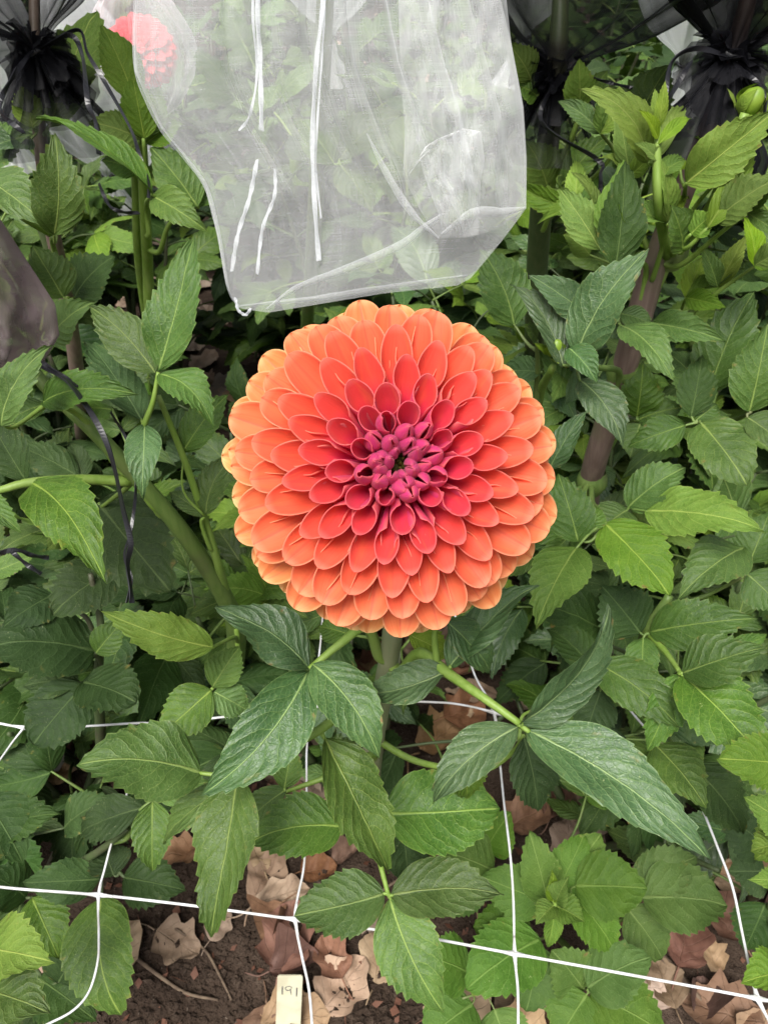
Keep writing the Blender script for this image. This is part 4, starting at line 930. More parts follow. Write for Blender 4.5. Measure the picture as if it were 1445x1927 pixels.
def filler_plant(x, y, h, ns, label, group, mats, detail=True, dmin=.55, spread=.10, step=.06, lean=.10, stem_mat='dark', scale=1.0, seed=0, zmin=.06, plant=None):
    rr = random.Random(seed*97+13)
    if plant is None:
        pl = Plant('dahlia_plant', Vector((x, y, hgt(x, y))), label, 'plant', group)
    else: pl = plant
    off = pl.off; leaves = []
    for s in range(ns):
        az = 2*math.pi*(s/ns)+rr.uniform(-.5, .5); hh = h*rr.uniform(.8, 1.08)
        g = Vector((x+math.cos(az)*.02, y+math.sin(az)*.02, -.01))
        top = Vector((x+math.cos(az)*(spread+rr.uniform(-.03, .05)), y+math.sin(az)*(spread+rr.uniform(-.03, .05)), hh))
        mid = g.lerp(top, .5)+Vector((rr.uniform(-1, 1)*.02, rr.uniform(-1, 1)*.02, .02))
        path = smooth_path([g, mid, top], 7)
        if blocked(top, dmin) : 
            path = path[:len(path)*2//3]; 
            if blocked(path[-1], dmin-.03): continue
        V, Fc = tube_data(path, [.0055*scale, .004*scale, .0022*scale], 7, off)
        link('stem', mesh('stem', V, Fc, STEM[stem_mat]), pl.o)
        nn = max(2, int(hh/step))
        for k in range(nn+1):
            t = (k+.6)/(nn+.6); t = min(t, 1); 
            idx = t*(len(path)-1); i0 = min(int(idx), len(path)-2); c = path[i0].lerp(path[i0+1], idx-i0)
            if c.z < zmin: continue
            for sd in (0, 1):
                a = az + k*1.57 + sd*math.pi + rr.uniform(-.5, .5)
                el = rr.uniform(-.15, .55) if t < .9 else rr.uniform(.3, .9)
                X = Vector((math.cos(a)*math.cos(el), math.sin(a)*math.cos(el), math.sin(el)))
                Nn = (Vector((0, 0, 1))+Vector((rr.uniform(-.5, .5), rr.uniform(-.75, .2), 0))); Nn = (Nn-X*Nn.dot(X)).normalized(); Y = Nn.cross(X)
                sc = scale*rr.uniform(.75, 1.2)*(1 if t < .85 else .8)
                M = Matrix(((X.x*sc, Y.x*sc, Nn.x*sc, c.x), (X.y*sc, Y.y*sc, Nn.y*sc, c.y), (X.z*sc, Y.z*sc, Nn.z*sc, c.z), (0, 0, 0, 1)))
                ps = [M @ Vector(q) for q in ((.07, 0, 0), (.11, 0, 0), (.16, 0, -.015), (.10, .06, 0), (.10, -.06, 0), (.085, .03, 0), (.085, -.03, 0))]
                if any(blocked(q, dmin) for q in ps): continue
                q = proj(ps[0])
                if not (-220 < q[0] < 1665 and -320 < q[1] < 2200): continue
                if min(p.z for p in ps) < .012: continue
                if q[1] > 1180 and max(p.z for p in ps) > NZ-.012: continue
                leaves.append((t, M))
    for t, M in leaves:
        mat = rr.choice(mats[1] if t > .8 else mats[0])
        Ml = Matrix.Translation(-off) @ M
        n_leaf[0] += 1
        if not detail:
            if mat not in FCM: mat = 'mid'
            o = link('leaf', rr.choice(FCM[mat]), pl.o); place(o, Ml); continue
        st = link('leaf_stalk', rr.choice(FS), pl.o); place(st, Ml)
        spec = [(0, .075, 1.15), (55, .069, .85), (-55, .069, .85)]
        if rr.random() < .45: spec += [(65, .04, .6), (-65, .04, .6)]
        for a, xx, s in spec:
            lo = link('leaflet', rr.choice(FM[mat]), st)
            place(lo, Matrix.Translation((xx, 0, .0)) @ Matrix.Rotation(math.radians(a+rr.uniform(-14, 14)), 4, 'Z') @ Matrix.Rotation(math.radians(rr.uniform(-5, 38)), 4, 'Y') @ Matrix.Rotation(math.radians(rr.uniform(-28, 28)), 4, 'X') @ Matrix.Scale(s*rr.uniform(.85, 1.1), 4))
    return pl
MD = (['mid', 'dark', 'dark', 'blue'], ['mid', 'mid', 'bright']); MS = (['dark', 'dark', 'mid'], ['dark', 'mid']); MB = (['mid', 'blue', 'mid', 'dark'], ['mid', 'bright', 'blue'])  # MS favours the dark leaf, painting shade into low and rear plants
# fill around the hero leaves, on the plants that carry them
def fill(pl, x, y, h, ns, mats, **kw): filler_plant(x, y, h, ns, None, None, mats, plant=pl, **kw)
fill(low, xb.x-.02, xb.y+.06, .20, 5, MS, dmin=.68, seed=1, zmin=.03)
fill(bl, wb.x-.02, wb.y+.06, .11, 4, MS, dmin=.64, seed=2, zmin=.04)
fill(left, lb.x, lb.y+.05, .28, 5, MD, dmin=.62, seed=3)
fill(main, mp_base.x, mp_base.y+.03, .20, 7, MD, dmin=.60, seed=4, zmin=.05)
fill(rl, qb.x, qb.y+.03, .30, 8, MD, dmin=.60, seed=5)
fill(right, rb.x, rb.y, .40, 8, MB, dmin=.64, seed=6)
fill(br, vb.x+.05, vb.y+.10, .12, 5, MD, dmin=.66, seed=7, zmin=.03)
fill(er, eb.x+.02, eb.y+.05, .20, 5, MD, dmin=.64, seed=8, zmin=.04)
fill(tl, tb.x, tb.y, .42, 6, MD, dmin=.66, seed=9)
fill(tg, gb.x, gb.y, .42, 5, MD, dmin=.68, seed=10)
fill(tr_, kb.x, kb.y, .44, 6, MB, dmin=.66, seed=12)
fill(budp, budp.off.x-.03, budp.off.y+.02, .38, 7, MB, dmin=.62, seed=13)
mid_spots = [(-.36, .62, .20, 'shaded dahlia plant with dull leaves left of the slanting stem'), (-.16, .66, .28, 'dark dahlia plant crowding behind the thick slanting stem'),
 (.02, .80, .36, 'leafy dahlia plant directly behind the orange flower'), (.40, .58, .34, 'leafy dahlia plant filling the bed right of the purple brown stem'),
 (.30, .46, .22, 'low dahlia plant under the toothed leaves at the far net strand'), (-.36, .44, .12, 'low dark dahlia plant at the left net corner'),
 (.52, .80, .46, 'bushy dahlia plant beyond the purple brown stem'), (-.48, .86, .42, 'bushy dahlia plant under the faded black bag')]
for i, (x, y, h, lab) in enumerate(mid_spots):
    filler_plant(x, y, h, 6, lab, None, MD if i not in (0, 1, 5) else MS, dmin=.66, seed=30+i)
k = 0
for row, (y, xr, h) in enumerate(((1.10, .66, .47), (1.45, .92, .52), (1.9, 1.2, .55), (2.5, 1.5, .58), (3.2, 1.9, .62))):
    nn = 5+row
    for i in range(nn):
        x = -xr+2*xr*i/(nn-1)+fr.uniform(-.08, .08)
        if row == 0 and -.45 < x < -.22: continue
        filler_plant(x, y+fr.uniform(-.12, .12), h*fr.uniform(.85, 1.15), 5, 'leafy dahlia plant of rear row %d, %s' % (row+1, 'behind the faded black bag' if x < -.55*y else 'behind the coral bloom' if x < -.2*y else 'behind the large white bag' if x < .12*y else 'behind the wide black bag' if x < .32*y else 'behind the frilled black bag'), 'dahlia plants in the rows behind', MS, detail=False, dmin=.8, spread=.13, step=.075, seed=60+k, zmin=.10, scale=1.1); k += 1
print('filler leaves', n_leaf[0])
# far hedge
V = []; Fc = []; UV = []; hr = random.Random(77)
hedges = []
for hx in (-5.2, -3.4, -1.7, 0., 1.7, 3.4, 5.2):
    V = []; Fc = []; UV = []
    c0 = Vector((hx, 6.6+hr.uniform(-.3, .3), 0))
    for q in range(2600):
        a = hr.uniform(0, 6.28); z = .1+2.3*hr.random(); rad = 1.15*(1-.25*(z/2.4)**3)*math.sqrt(hr.uniform(.45, 1))*(1+.25*mnoise.noise(Vector((math.cos(a)*2+hx, math.sin(a)*2, z*2))))
        c = Vector((math.cos(a)*rad, math.sin(a)*rad, z)); L = hr.uniform(.06, .11); w = L*.5
        X = Vector((hr.gauss(0, 1), hr.gauss(0, 1), hr.gauss(0, .6))).normalized(); Y = X.orthogonal().normalized(); Y = Matrix.Rotation(hr.uniform(0, 6.28), 3, X) @ Y
        b = len(V); V += [c, c+X*L*.5+Y*w*.5, c+X*L, c+X*L*.5-Y*w*.5]; UV += [(.5, 0), (1, .5), (.5, 1), (0, .5)]; Fc.append((b, b+1, b+2, b+3))
    o = empty('hedge_shrub', c0, 'dark green clipped shrub in the hedge far behind the dahlias', 'shrub', 'shrubs of the far hedge')
    cr_ = link('crown', mesh('crown', V, Fc, LEAF['dark'], UV), o); cr_['kind'] = 'stuff'
    v, f = tube_data(smooth_path([Vector((0, 0, -.05)), Vector((.03, 0, .8)), Vector((0, .05, 1.6))], 4), [.05, .03, .015], 8); link('trunk', mesh('trunk', v, f, TWIG), o)

# ================================================================== NETTING
NZ = .25
net = empty('plant_netting', plane_pt(555, 1730, NZ), 'white plastic support netting stretched level above the soil', 'netting'); noff = Vector(net.location)
def npt(x, y, dz=0.): return plane_pt(x, y, NZ+dz)
strands = [
 [(-160, 1645), (0, 1670), (185, 1685), (370, 1706), (555, 1731), (760, 1758), (968, 1796), (1200, 1838), (1425, 1880), (1600, 1915)],
 [(-200, 1345), (-60, 1352), (45, 1370), (100, 1370), (180, 1366), (262, 1361), (320, 1362), (400, 1352), (500, 1341), (590, 1330), (700, 1320), (820, 1322), (870, 1327), (930, 1341), (1000, 1363), (1085, 1384), (1160, 1401), (1290, 1430), (1445, 1470)],
 [(265, 1361), (262, 1420), (240, 1490), (212, 1580), (196, 1640), (185, 1685), (186, 1760), (184, 1810), (168, 1866), (138, 1902), (92, 1927), (40, 1950)],
 [(622, 1010), (612, 1100), (604, 1200), (596, 1270), (590, 1330), (578, 1400), (577, 1470), (577, 1540), (572, 1630), (560, 1690), (555, 1731), (568, 1800), (581, 1860), (587, 1927), (590, 1990)],
 [(815, 1010), (838, 1090), (858, 1165), (875, 1215), (895, 1275), (930, 1341), (940, 1430), (948, 1510), (960, 1610), (966, 1700), (968, 1796), (974, 1860), (975, 1930), (976, 1990)],
 [(1060, 1180), (1120, 1250), (1180, 1330), (1240, 1400), (1290, 1460), (1322, 1525), (1350, 1595), (1378, 1670), (1395, 1750), (1412, 1830), (1425, 1880), (1448, 1925), (1475, 1980)],
 [(45, 1370), (25, 1395), (0, 1430), (-60, 1510)]]
nr = random.Random(4)
for s in strands:
    pts = [npt(x, y, nr.uniform(-.002, .002)) for x, y in s]
    V, Fc = tube_data(smooth_path(pts, 6), [.00095], 7, noff, flat=.8); link('cord', mesh('cord', V, Fc, CORD), net)
def knot(x, y):
    c = npt(x, y); parts = [lathe([(-.0013, .0004), (-.0011, .0016), (0, .0023), (.0011, .0016), (.0013, .0004)], c, Vector((0, 0, 1)), 12, noff)]
    for st_ in strands:
        for k in range(len(st_)):
            if st_[k] == (x, y):
                for kk in (k-1, k+1):
                    if 0 <= kk < len(st_):
                        d = (npt(*st_[kk])-c).normalized()
                        parts.append(tube_data([c+d*.011*i/6 for i in range(7)], [.0020, .0018, .0015, .0013, .0011, .0010, .00085], 8, noff, flat=.6))
    V, Fc = join(parts); link('knot', mesh('knot', V, Fc, CORD), net)
for q in ((185, 1685), (555, 1731), (968, 1796), (1425, 1880), (590, 1330), (930, 1341), (45, 1370)): knot(*q)

# ================================================================== LABELS IN THE SOIL
def box_between(top, bot, w, th, nrm, off, tail=.35):
    ax = (bot-top).normalized(); x = ax.cross(nrm).normalized(); n = x.cross(ax).normalized()
    if n.dot(nrm) < 0: n = -n
    L = (bot-top).length; V = []; c = w*.06
    prof = [(-w/2+c, 0), (w/2-c, 0), (w/2, c), (w/2, L*(1-tail)), (0.0, L), (-w/2, L*(1-tail)), (-w/2, c)]
    for s in (1, -1): V += [top+x*a+ax*b+n*s*th/2-off for a, b in prof]
    k = len(prof); Fc = [tuple(range(k)), tuple(range(2*k-1, k-1, -1))]+[(i, i+k, (i+1) % k+k, (i+1) % k) for i in range(k)]
    return V, Fc, x, ax, n
tp = P(546, 1836, .655); bp = P(540, 1985, .672); bot = bp + (bp-tp).normalized()*.05
lab = empty('plant_label', bp, 'cream plastic plant label reading 191 standing in the soil', 'label'); lo = Vector(bp)
V, Fc, lx, la, ln = box_between(tp, bot, .0218, .0012, (CAMP-tp).normalized()+Vector((0, 0, .3)), lo)
if lx.x < 0: lx = -lx
link('stake', mesh('stake', V, Fc, TAG, smooth=False), lab)
def stroke(pts, r=.0006):
    q = [tp+lx*a*.0218+la*b*.0236+ln*.00065 for a, b in pts]
    V, Fc = tube_data(smooth_path(q, 4), [r*.6, r*.75, r*.5], 6, lo, flat=1.0); return V, Fc
n1 = join([stroke([(-.30, .46), (-.305, .62), (-.30, .82)], .0005), stroke([(-.27, .46), (-.27, .62), (-.255, .82)], .0005)])
n9 = join([stroke([(.07, .50), (-.02, .46), (-.14, .50), (-.17, .57), (-.10, .63), (.0, .62), (.07, .54), (.08, .48)], .0006), stroke([(.045, .58), (.06, .70), (.075, .84)], .0005), stroke([(.02, .60), (.05, .76)], .0004)])
n2 = join([stroke([(.27, .52), (.275, .68), (.275, .90)], .0006), stroke([(.30, .52), (.305, .68), (.30, .90)], .0005)])
for nm in (n1, n9, n2): link('numeral', mesh('numeral', nm[0], nm[1], PENCIL), lab)
tp = P(102, 1376, .705); bp = plane_pt(103, 1452, 0)
lab2 = empty('plant_label', bp, 'blank weathered grey plant label in shade by the left net strand', 'label'); lo2 = Vector(bp)
V, Fc, *_ = box_between(tp, bp+(bp-tp).normalized()*.04, .019, .0012, (CAMP-tp).normalized(), lo2); link('stake', mesh('stake', V, Fc, TAG2, smooth=False), lab2)

# ================================================================== ORGANZA BAGS
def polyline(pts):
    pts = np.array(pts, float); s = np.concatenate([[0], np.cumsum(np.hypot(*np.diff(pts, axis=0).T))]); s /= s[-1]
    return lambda t: np.array([np.interp(t, s, pts[:, 0]), np.interp(t, s, pts[:, 1])])
def ridged(v, seed):
    a = 0; w = 1
    for o in range(4):
        nv_ = mnoise.noise(Vector((v[0]*2**o+seed*5.3, v[1]*2**o-seed*2.1, seed*1.3)))
        a += w*(1-abs(nv_)*2); w *= .5
    return a
def patch(left_, right_, top_, bot_, dfun, nu=60, nv=70, ufun=None):
    Lf, Rf, Tf, Bf = map(polyline, (left_, right_, top_, bot_)); V = []; UV = []; Fc = []
    c00, c10, c01, c11 = Lf(0), Rf(0), Lf(1), Rf(1)
    for j in range(nv+1):
        v = j/nv
        for i in range(nu+1):
            u0 = i/nu; u = ufun(u0, v) if ufun else u0
            p = (1-u)*Lf(v)+u*Rf(v)+(1-v)*Tf(u)+v*Bf(u)-((1-u)*(1-v)*c00+u*(1-v)*c10+(1-u)*v*c01+u*v*c11)
            V.append(P(p[0], p[1], dfun(u0, v))); UV.append((u0, v))
    m = nu+1
    for j in range(nv):
        for i in range(nu): q = j*m+i; Fc.append((q, q+m, q+m+1, q+1))
    return V, Fc, UV
Lp = [(585, -420), (520, -330), (400, -230), (290, -120), (256, -20), (251, 60), (253, 132), (300, 235), (345, 292), (385, 350), (408, 440), (424, 530), (438, 562), (452, 580)]
Rp = [(655, -420), (720, -330), (830, -230), (905, -120), (938, -20), (962, 80), (985, 200), (991, 300), (990, 392), (945, 452), (886, 523)]
Tp = [(585, -420), (655, -420)]; Bp = [(452, 580), (505, 588), (600, 572), (720, 552), (860, 537), (886, 523)]
def edge(u, v): return min(1, (4*u*(1-u))**.6)*min(1, (1-v)*6)
PK = 9.0
def pleat(u, v):
    """overlapping soft folds, strong on the right, fading towards the flat lower left"""
    ph = 2*math.pi*PK*u + 1.6*math.sin(3.1*v+.6) + 2.2*mnoise.noise(Vector((u*2.2, v*1.7, 3.3)))
    A = (.70 + 1.0*sm(.50, .68, u))*(1-sm(.70, .93, v)*.75)*min(1, 5*u, 7*(1-u)) * (.75+.5*mnoise.noise(Vector((u*5, v*2.5, 8.1))))
    return ph, max(0, A)
def front_u(u, v):
    ph, A = pleat(u, v); return min(1, max(0, u + A*math.sin(ph)/(2*math.pi*PK)))
def front(u, v):
    ph, A = pleat(u, v)
    return .412 - edge(u, v)*(.018 + .0065*A*math.cos(ph) + .006*math.sin(u*9+2*v) + .010*(ridged((u*3.4, v*2.4), 1)-1.2))
def back(u, v): return .416 + edge(u, v)*(.022 + .007*math.sin(u*14+2+2*v) + .006*(ridged((u*4, v*3), 2)-1.2))
Vf, Ff, Uf = patch(Lp, Rp, Tp, Bp, front, 220, 130, front_u); Vb, Fb, Ub = patch(Lp, Rp, Tp, Bp, back, 46, 50)
bag_top = P(620, -420, .414)
wbag = empty('organza_bag', bag_top, 'large empty white sheer organza bag hanging just behind the orange flower', 'bag'); wo_ = Vector(bag_top)
def sub(vs, o): return [v-o for v in vs]
link('front_panel', mesh('front_panel', sub(Vf, wo_), Ff, ORG_W, Uf), wbag); link('back_panel', mesh('back_panel', sub(Vb, wo_), Fb, ORG_W, Ub), wbag)
# puckered inner fold on the right side
def puff(u, v):
    e = edge(u, v)
    return .404 - e*(.016 + .017*(ridged((u*2.4+.4*v, v*2.0), 5)-1.1) + .006*math.sin(9*v+4*u))
V, Fc, UV = patch([(748, -60), (752, 100), (762, 250), (758, 330), (790, 395), (826, 448)], [(946, -60), (962, 80), (984, 200), (990, 300), (990, 390)], [(748, -60), (946, -60)], [(826, 448), (890, 446), (945, 425), (990, 390)], puff, 60, 60)
link('gathered_fold', mesh('gathered_fold', sub(V, wo_), Fc, ORG_W, UV), wbag)
def puff2(u, v): return .396 - edge(u, v)*(.012+.010*(ridged((u*3, v*2.6), 9)-1.1))
V, Fc, UV = patch([(768, 330), (790, 300), (800, 335), (824, 400), (834, 440)], [(880, 262), (905, 245), (912, 300), (905, 335), (900, 440)], [(768, 330), (800, 275), (850, 254), (880, 262)], [(834, 440), (868, 448), (900, 440)], puff2, 40, 40)
link('gathered_fold', mesh('gathered_fold', sub(V, wo_), Fc, ORG_W, UV), wbag)
def fold(pts, d, wpx):
    """a crease folded double: narrow second layer of the cloth"""
    sp_ = smooth_path([Vector((x, y, 0)) for x, y in pts], 8); V = []; UV = []; Fc = []
    for i, p in enumerate(sp_):
        t = i/(len(sp_)-1); tn = (sp_[min(i+1, len(sp_)-1)]-sp_[max(i-1, 0)]).normalized(); nn = Vector((-tn.y, tn.x, 0)); w = wpx*.8*(.15+math.sin(math.pi*min(1, max(0, t)))*.85)*(.9+.25*mnoise.noise(Vector((i*.35, pts[0][0], 0))))
        for k in (-1, -.3, .4, 1):
            q = p+nn*w*.5*k; V.append(P(q.x, q.y, d+.003*(abs(k)-.5))); UV.append((.3*k, t))
    for i in range(len(sp_)-1):
        for k in range(3): q = i*4+k; Fc.append((q, q+1, q+5, q+4))
    link('crease', mesh('crease', sub(V, wo_), Fc, ORG_C, UV), wbag)
for pts, d, w in (([(500, 582), (560, 540), (660, 502), (750, 462), (800, 425), (835, 400)], .390, 22), ([(690, 250), (730, 330), (775, 400), (826, 448)], .388, 20),
                  ([(830, 440), (890, 400), (945, 398), (990, 390)], .388, 26), ([(452, 578), (430, 545), (412, 440), (388, 352), (345, 292), (300, 235), (256, 132), (254, 0), (262, -60)], .412, 12), ([(452, 575), (600, 560), (720, 541), (880, 517)], .411, 16)):
    fold(pts, d, w)
def ribbon(name, pts, wpx, mat, parent, off, twist=2.0, seed=0):
    """flat narrow tape; pts are pixel triples"""
    sp_ = smooth_path([P(*p) for p in pts], 10); V = []; Fc = []; d0 = pts[0][2]; w = wpx*d0/F; rr = random.Random(seed); ph = rr.uniform(0, 6)
    n = len(sp_)
    for i, p in enumerate(sp_):
        t = (sp_[min(i+1, n-1)]-sp_[max(i-1, 0)]).normalized(); v = (CAMP-p).normalized(); x = t.cross(v).normalized(); y = t.cross(x)
        a = math.sin(i/n*6.28*twist+ph)*1.1; q = x*math.cos(a)+y*math.sin(a); z = t.cross(q)*w*.12
        V += [p+q*w*.5+z-off, p+q*w*.5-z-off, p-q*w*.5-z-off, p-q*w*.5+z-off]
    for i in range(n-1):
        for k in range(4): Fc.append((i*4+k, i*4+(k+1) % 4, i*4+4+(k+1) % 4, i*4+4+k))
    Fc += [(0, 3, 2, 1), (n*4-4, n*4-3, n*4-2, n*4-1)]
    return link(name, mesh(name, V, Fc, mat, smooth=False), parent)
for i, (pts, w) in enumerate((([(600, -400, .414), (500, -200, .42), (485, 0, .424), (490, 120, .424), (492, 245, .424)], 15), ([(605, -400, .414), (500, -200, .425), (476, 0, .426), (484, 130, .426), (470, 215, .426), (450, 245, .426)], 8),
     ([(640, -400, .414), (615, -180, .425), (608, 0, .425), (596, 110, .424), (588, 260, .424), (592, 380, .423), (600, 490, .422)], 14), ([(642, -400, .414), (618, -180, .426), (610, 30, .427), (604, 130, .427), (594, 300, .426), (604, 410, .425)], 7),
     ([(484, 300, .424), (470, 370, .423), (448, 440, .422), (436, 510, .421)], 12), ([(518, 318, .424), (516, 370, .423), (494, 430, .422), (484, 515, .421)], 10), ([(443, 560, .414), (448, 582, .412), (462, 592, .411), (472, 580, .412)], 9))):
    ribbon('drawstring', pts, w*.68, RIB_W, wbag, wo_, 3.2, i)
# stem carrying the white bag's tie, from the plant row behind
hb = plane_pt(560, 760, 0)
wp = Plant('dahlia_plant', hb, 'tall dahlia plant whose stem holds up the large white bag', 'plant')
wp.stem([hb+Vector((0, 0, -.02)), P(585, 520, .80), P(600, 250, .60), P(612, 0, .50), P(620, -200, .45), P(620, -430, .414), P(622, -500, .41)], [.008, .0075, .007, .006, .005, .004, .003], 'green')
wp.leaf([(640, 300, .60), (605, 330, .64)], [((640, 300, .6), (760, 210, .58), 90, 'mid', D()), ((630, 310, .6), (560, 220, .59), 80, 'mid', D()), ((640, 310, .6), (700, 400, .6), 90, 'mid', D())], r=.0024)
fill(wp, hb.x, hb.y, .46, 6, MB, dmin=.66, seed=14)

def revolve_bag(neck, ax, prof, mat, label, group=None, pleats=11, seed=0, lean=Vector(), name='organza_bag', crump=.16, ns=72):
    rr = random.Random(seed); x = ax.orthogonal().normalized(); y = ax.cross(x); V = []; Fc = []; UV = []
    sp_ = smooth_path([Vector((r, h, 0)) for h, r in prof], 6); n = len(sp_); ph = rr.uniform(0, 6)
    for i, p in enumerate(sp_):
        r, h = max(p.x, .0008), p.y; t = i/(n-1)
        for k in range(ns):
            a = 2*math.pi*k/ns
            pl = 1+.22*math.sin(pleats*a+ph+1.5*math.sin(3*a))*math.exp(-abs(h)/.07)*min(1, r/.012) + crump*(ridged((math.cos(a)*1.3+h*9, math.sin(a)*1.3+seed), seed)-1.2)*min(1, abs(h)/.05)
            V.append(ax*h + (x*math.cos(a)+y*math.sin(a))*r*pl + lean*max(0, h)); UV.append((k/ns, t*1.5))
    for i in range(n-1):
        for k in range(ns): Fc.append((i*ns+k, i*ns+(k+1) % ns, (i+1)*ns+(k+1) % ns, (i+1)*ns+k))
    o = empty(name, neck, label, 'bag', group); link('pouch', mesh('pouch', V, Fc, mat, UV), o)
    # tie
    ring = [Vector((math.cos(a)*.0095, math.sin(a)*.0095, .002*math.sin(3*a))) for a in np.linspace(0, 6.6, 20)]
    Mx = Matrix(((x.x, y.x, ax.x), (x.y, y.y, ax.y), (x.z, y.z, ax.z)))
    v, f = tube_data([Mx @ q for q in ring], [.0022], 6); link('tie', mesh('tie', v, f, RIB_K if mat is not ORG_W else RIB_W), o)
    return o
Z = Vector((0, 0, 1))
POUCH = [(-.055, .034), (-.045, .028), (-.025, .017), (-.008, .010), (0, .0085), (.012, .012), (.03, .034), (.06, .060), (.10, .074), (.15, .074), (.20, .055), (.235, .03), (.25, .001)]
def dangle(bag, pts, w, mat=RIB_K, seed=0): ribbon('drawstring', pts, w, mat, bag, Vector(bag.location), 1.5, seed)
b1 = revolve_bag(P(66, 95, .53), Z, [(h*(1.1 if h < 0 else 1), r*(1.5 if h < 0 else 1.15)) for h, r in POUCH], ORG_K, 'black organza bag tied round the slim brown stem beside the bright leaf', None, 9, 1)
dangle(b1, [(70, 95, .525), (130, 65, .50), (155, 105, .495), (165, 190, .49), (180, 230, .49), (186, 290, .49)], 9, seed=1)
dangle(b1, [(75, 95, .525), (145, 55, .50), (165, 100, .49), (195, 150, .49), (245, 240, .49), (262, 290, .49), (278, 340, .492), (280, 372, .495)], 7, seed=2)
dangle(b1, [(60, 95, .52), (20, 150, .50), (0, 205, .49), (45, 250, .49)], 9, seed=3)
dangle(b1, [(186, 345, .53), (205, 385, .53), (230, 398, .53), (262, 400, .54)], 7, seed=4)
b2 = revolve_bag(P(1047, 140, .563), Z, [(h, r*(1.3 if h < 0 else 1.55)) for h, r in POUCH], ORG_K, 'wide black organza bag spread over the ridged stem', None, 8, 2, Vector((.35, .0, 0)))
dangle(b2, [(1070, 130, .55), (1130, 150, .53), (1190, 165, .53)], 6, seed=5)
dangle(b2, [(1045, 150, .555), (1020, 230, .55), (1125, 300, .56), (1130, 330, .56), (1128, 395, .57)], 8, seed=6)
FR = [(-.068, .040), (-.05, .036), (-.03, .022), (-.01, .011), (0, .009), (.010, .014), (.022, .030), (.04, .052), (.08, .080), (.14, .09), (.20, .075), (.25, .04), (.27, .001)]
axr = (P(1388, 70, .47)-P(1352, 190, .48)).normalized()
b3 = revolve_bag(P(1374, 110, .473), axr, FR, ORG_D, 'black organza bag with a ragged frill tied on the purple brown stem', None, 13, 3, crump=.2)
def tufts(bag, n, L0, L1, mat=ORG_K):
    for i in range(n):   # gathered ruffles of tulle at the knot
        a = R.uniform(0, 6.28); e = R.uniform(-.9, .9); X = Vector((math.cos(a)*math.cos(e), math.sin(a)*math.cos(e), math.sin(e)))
        L = R.uniform(L0, L1); Y = Matrix.Rotation(R.uniform(0, 3), 3, X) @ X.orthogonal().normalized(); N = X.cross(Y); w = R.uniform(.006, .016); V = []; UV = []; Fc = []; ph = R.uniform(0, 6)
        for k in range(9):
            t = k/8
            for q in range(7):
                u = q/3-1; p = X*L*(t-.12*abs(u)*t) + Y*w*u*(.15+t) + N*.0035*t*math.sin(u*5+ph) + Vector((0, 0, -.3*L*t*t)); V.append(p); UV.append((u*.1, t*.3))
        for k in range(8):
            for q in range(6): b = k*7+q; Fc.append((b, b+1, b+8, b+7))
        link('frill', mesh('frill', V, Fc, mat, UV), bag)
tufts(b3, 46, .018, .036, ORG_D); tufts(b2, 44, .02, .042, ORG_D); tufts(b1, 40, .02, .042, ORG_D)
dangle(b3, [(1370, 105, .465), (1310, 90, .455), (1265, 115, .45), (1252, 180, .45), (1254, 190, .45), (1285, 140, .452), (1300, 115, .455)], 9, seed=7)
dangle(b3, [(1380, 120, .465), (1430, 160, .455), (1440, 200, .45), (1428, 245, .45)], 8, seed=8)
dangle(b3, [(1230, 225, .50), (1215, 280, .51), (1190, 320, .52)], 8, seed=9)
dangle(b3, [(1338, 378, .50), (1312, 408, .50)], 12, seed=10)
# faded black bag at the left edge, hanging from the slanting green stem
Lq = [(-150, 395), (-160, 520), (-150, 660), (-90, 770)]; Rq = [(-10, 395), (38, 470), (104, 572), (112, 630), (78, 690)]; Tq = [(-150, 395), (-80, 380), (-10, 395)]; Bq = [(-90, 770), (-10, 745), (30, 715), (78, 690)]
def q1(u, v): return .430 - edge(u, v)*(.02+.012*math.sin(9*u+4*v)+.008*(ridged((u*3, v*2.5), 4)-1.1))
def q2(u, v): return .434 + edge(u, v)*(.02+.010*(ridged((u*3, v*2), 6)-1.1))
o4 = P(40, 662, .45); b4 = empty('organza_bag', o4, 'faded brownish black organza bag hanging on the thick slanting stem', 'bag'); o4 = Vector(o4)
for nm, fn in (('front_panel', q1), ('back_panel', q2)):
    V, Fc, UV = patch(Lq, Rq, Tq, Bq, fn, 40, 44); link(nm, mesh(nm, sub(V, o4), Fc, ORG_P, UV), b4)
dangle(b4, [(40, 665, .44), (80, 683, .42), (110, 703, .415), (148, 726, .415)], 9, seed=11)
dangle(b4, [(42, 668, .44), (82, 690, .42), (125, 716, .412), (160, 760, .41), (195, 820, .412), (215, 880, .415), (232, 960, .42), (246, 1020, .425), (240, 1060, .428), (246, 1110, .43), (248, 1135, .43)], 10, seed=12)
dangle(b4, [(208, 775, .45), (240, 830, .45), (253, 880, .448), (255, 930, .445), (246, 1000, .44), (234, 1045, .435), (247, 1090, .432), (238, 1135, .43)], 6, seed=13)
o = ribbon('black_ribbon', [(-30, 1050, .52), (25, 1035, .52), (60, 1045, .53), (92, 1050, .54)], 9, RIB_K, None, Vector(), 1.5, 14); tag(o, 'loose black ribbon scrap caught on leaves below the faded bag', 'ribbon')
o = ribbon('black_ribbon', [(20, 1036, .52), (50, 1062, .522), (78, 1080, .525)], 9, RIB_K, o, Vector(), 1.0, 15); o.name = 'ribbon_end'

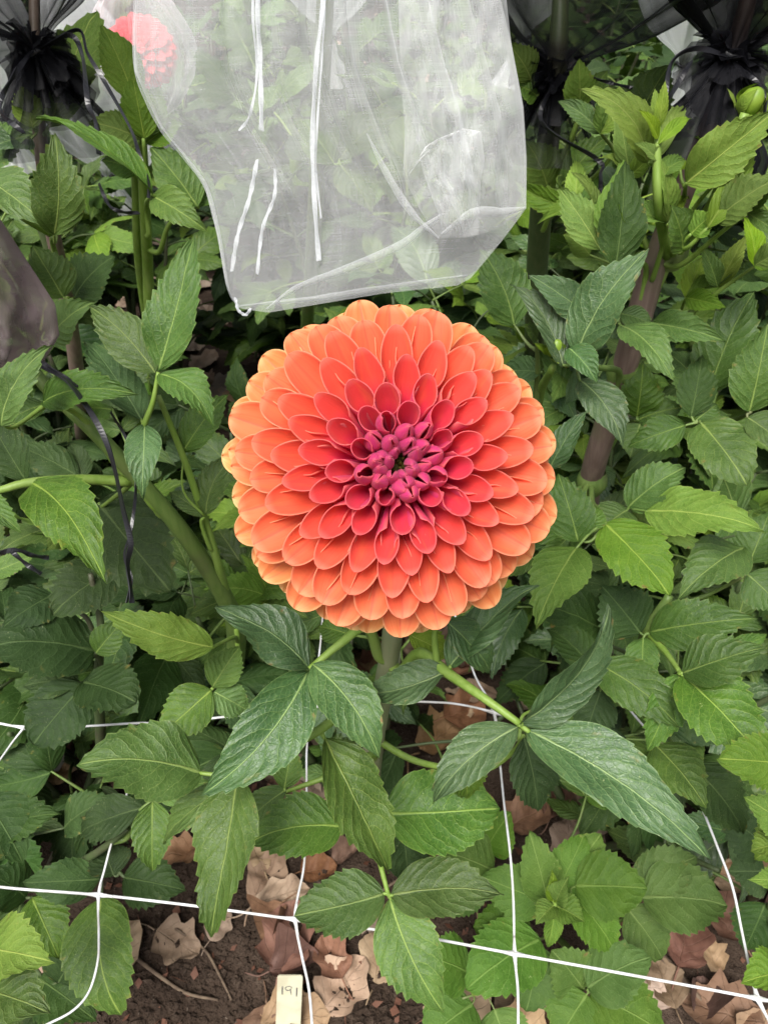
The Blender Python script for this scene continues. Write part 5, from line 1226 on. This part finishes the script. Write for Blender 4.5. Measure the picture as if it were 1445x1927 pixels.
# coral flower in a white bag behind, and more white bags
cb_ = plane_pt(270, 690, 0)
cp = Plant('dahlia_plant', cb_, 'dahlia plant with a coral red bloom inside a white bag', 'plant')
ctop = P(268, 98, 1.0)
cp.stem([cb_+Vector((0, 0, -.02)), Vector((cb_.x*.95+ctop.x*.05, cb_.y, .25)), ctop+Vector((0, .01, -.10)), ctop], [.007, .006, .005, .004], 'green')
V, Fc = lathe([(-.016, .004), (-.010, .011), (0, .015), (.010, .011), (.014, .001)], ctop, Vector((.1, -.7, .6)).normalized(), 16, cp.off)
ch = link('flower_head', mesh('flower_head', V, Fc, CORAL), cp.o)
cax = Vector((.1, -.7, .6)).normalized(); cx_ = cax.orthogonal().normalized(); cyy_ = cax.cross(cx_)
pv, pf, pu = leaf_grid(.045, .022, .45, .12, 0, 0, 10, 2, 2, .6, .5, 0, 3); PM = mesh('petal', pv, pf, CORAL, pu)
for i in range(90):
    th = .25+1.75*math.sqrt((i+.5)/90); a = i*2.39996; d = (cax*math.cos(th)+(cx_*math.cos(a)+cyy_*math.sin(a))*math.sin(th)).normalized()
    N = (cax-d*cax.dot(d)).normalized(); Y = N.cross(d); c = ctop+d*.012-cp.off; s = .38+.38*min(1, th)
    o = link('petal', PM, ch); o.matrix_local = Matrix(((d.x*s, Y.x*s, N.x*s, c.x), (d.y*s, Y.y*s, N.y*s, c.y), (d.z*s, Y.z*s, N.z*s, c.z), (0, 0, 0, 1)))
cneck = ctop+Vector((0, .0, -.085))
revolve_bag(cneck, Z, [(-.06, .03), (-.03, .017), (0, .009), (.02, .03), (.05, .055), (.09, .066), (.125, .055), (.15, .035), (.16, .001)], ORG_C, 'white organza bag around the coral red bloom', 'white bags on blooms in the rows behind', 9, 7)
for i, (px, py, d, s, lab) in enumerate(((1285, 120, .95, 1.0, 'white organza bag behind the frilled black bag'), (985, 70, 1.0, 1.0, 'white organza bag seen through the wide black bag'), (205, 330, 1.15, 1.0, 'white organza bag low behind the twin green stems'), (620, 70, 1.1, 1.1, 'white organza bag seen through the large empty bag'), (20, 250, .85, .7, 'white organza bag behind the slim brown stem'))):
    nk = P(px, py, d); g = Vector((nk.x, nk.y+.03, 0))
    pb_ = Plant('dahlia_plant', g, 'dahlia plant under the '+lab, 'plant')
    pb_.stem([g+Vector((0, 0, -.02)), Vector((nk.x, nk.y+.02, nk.z*.5)), nk, nk+Vector((0, 0, .08))], [.007, .006, .005, .004], 'dark')
    fill(pb_, g.x, g.y, min(.5, nk.z*.8), 4, MD, dmin=.8, seed=200+i, detail=False, step=.08)
    revolve_bag(nk, Z, [(h*s, r*s) for h, r in POUCH], ORG_B, lab, 'white bags on blooms in the rows behind', 9, 20+i)
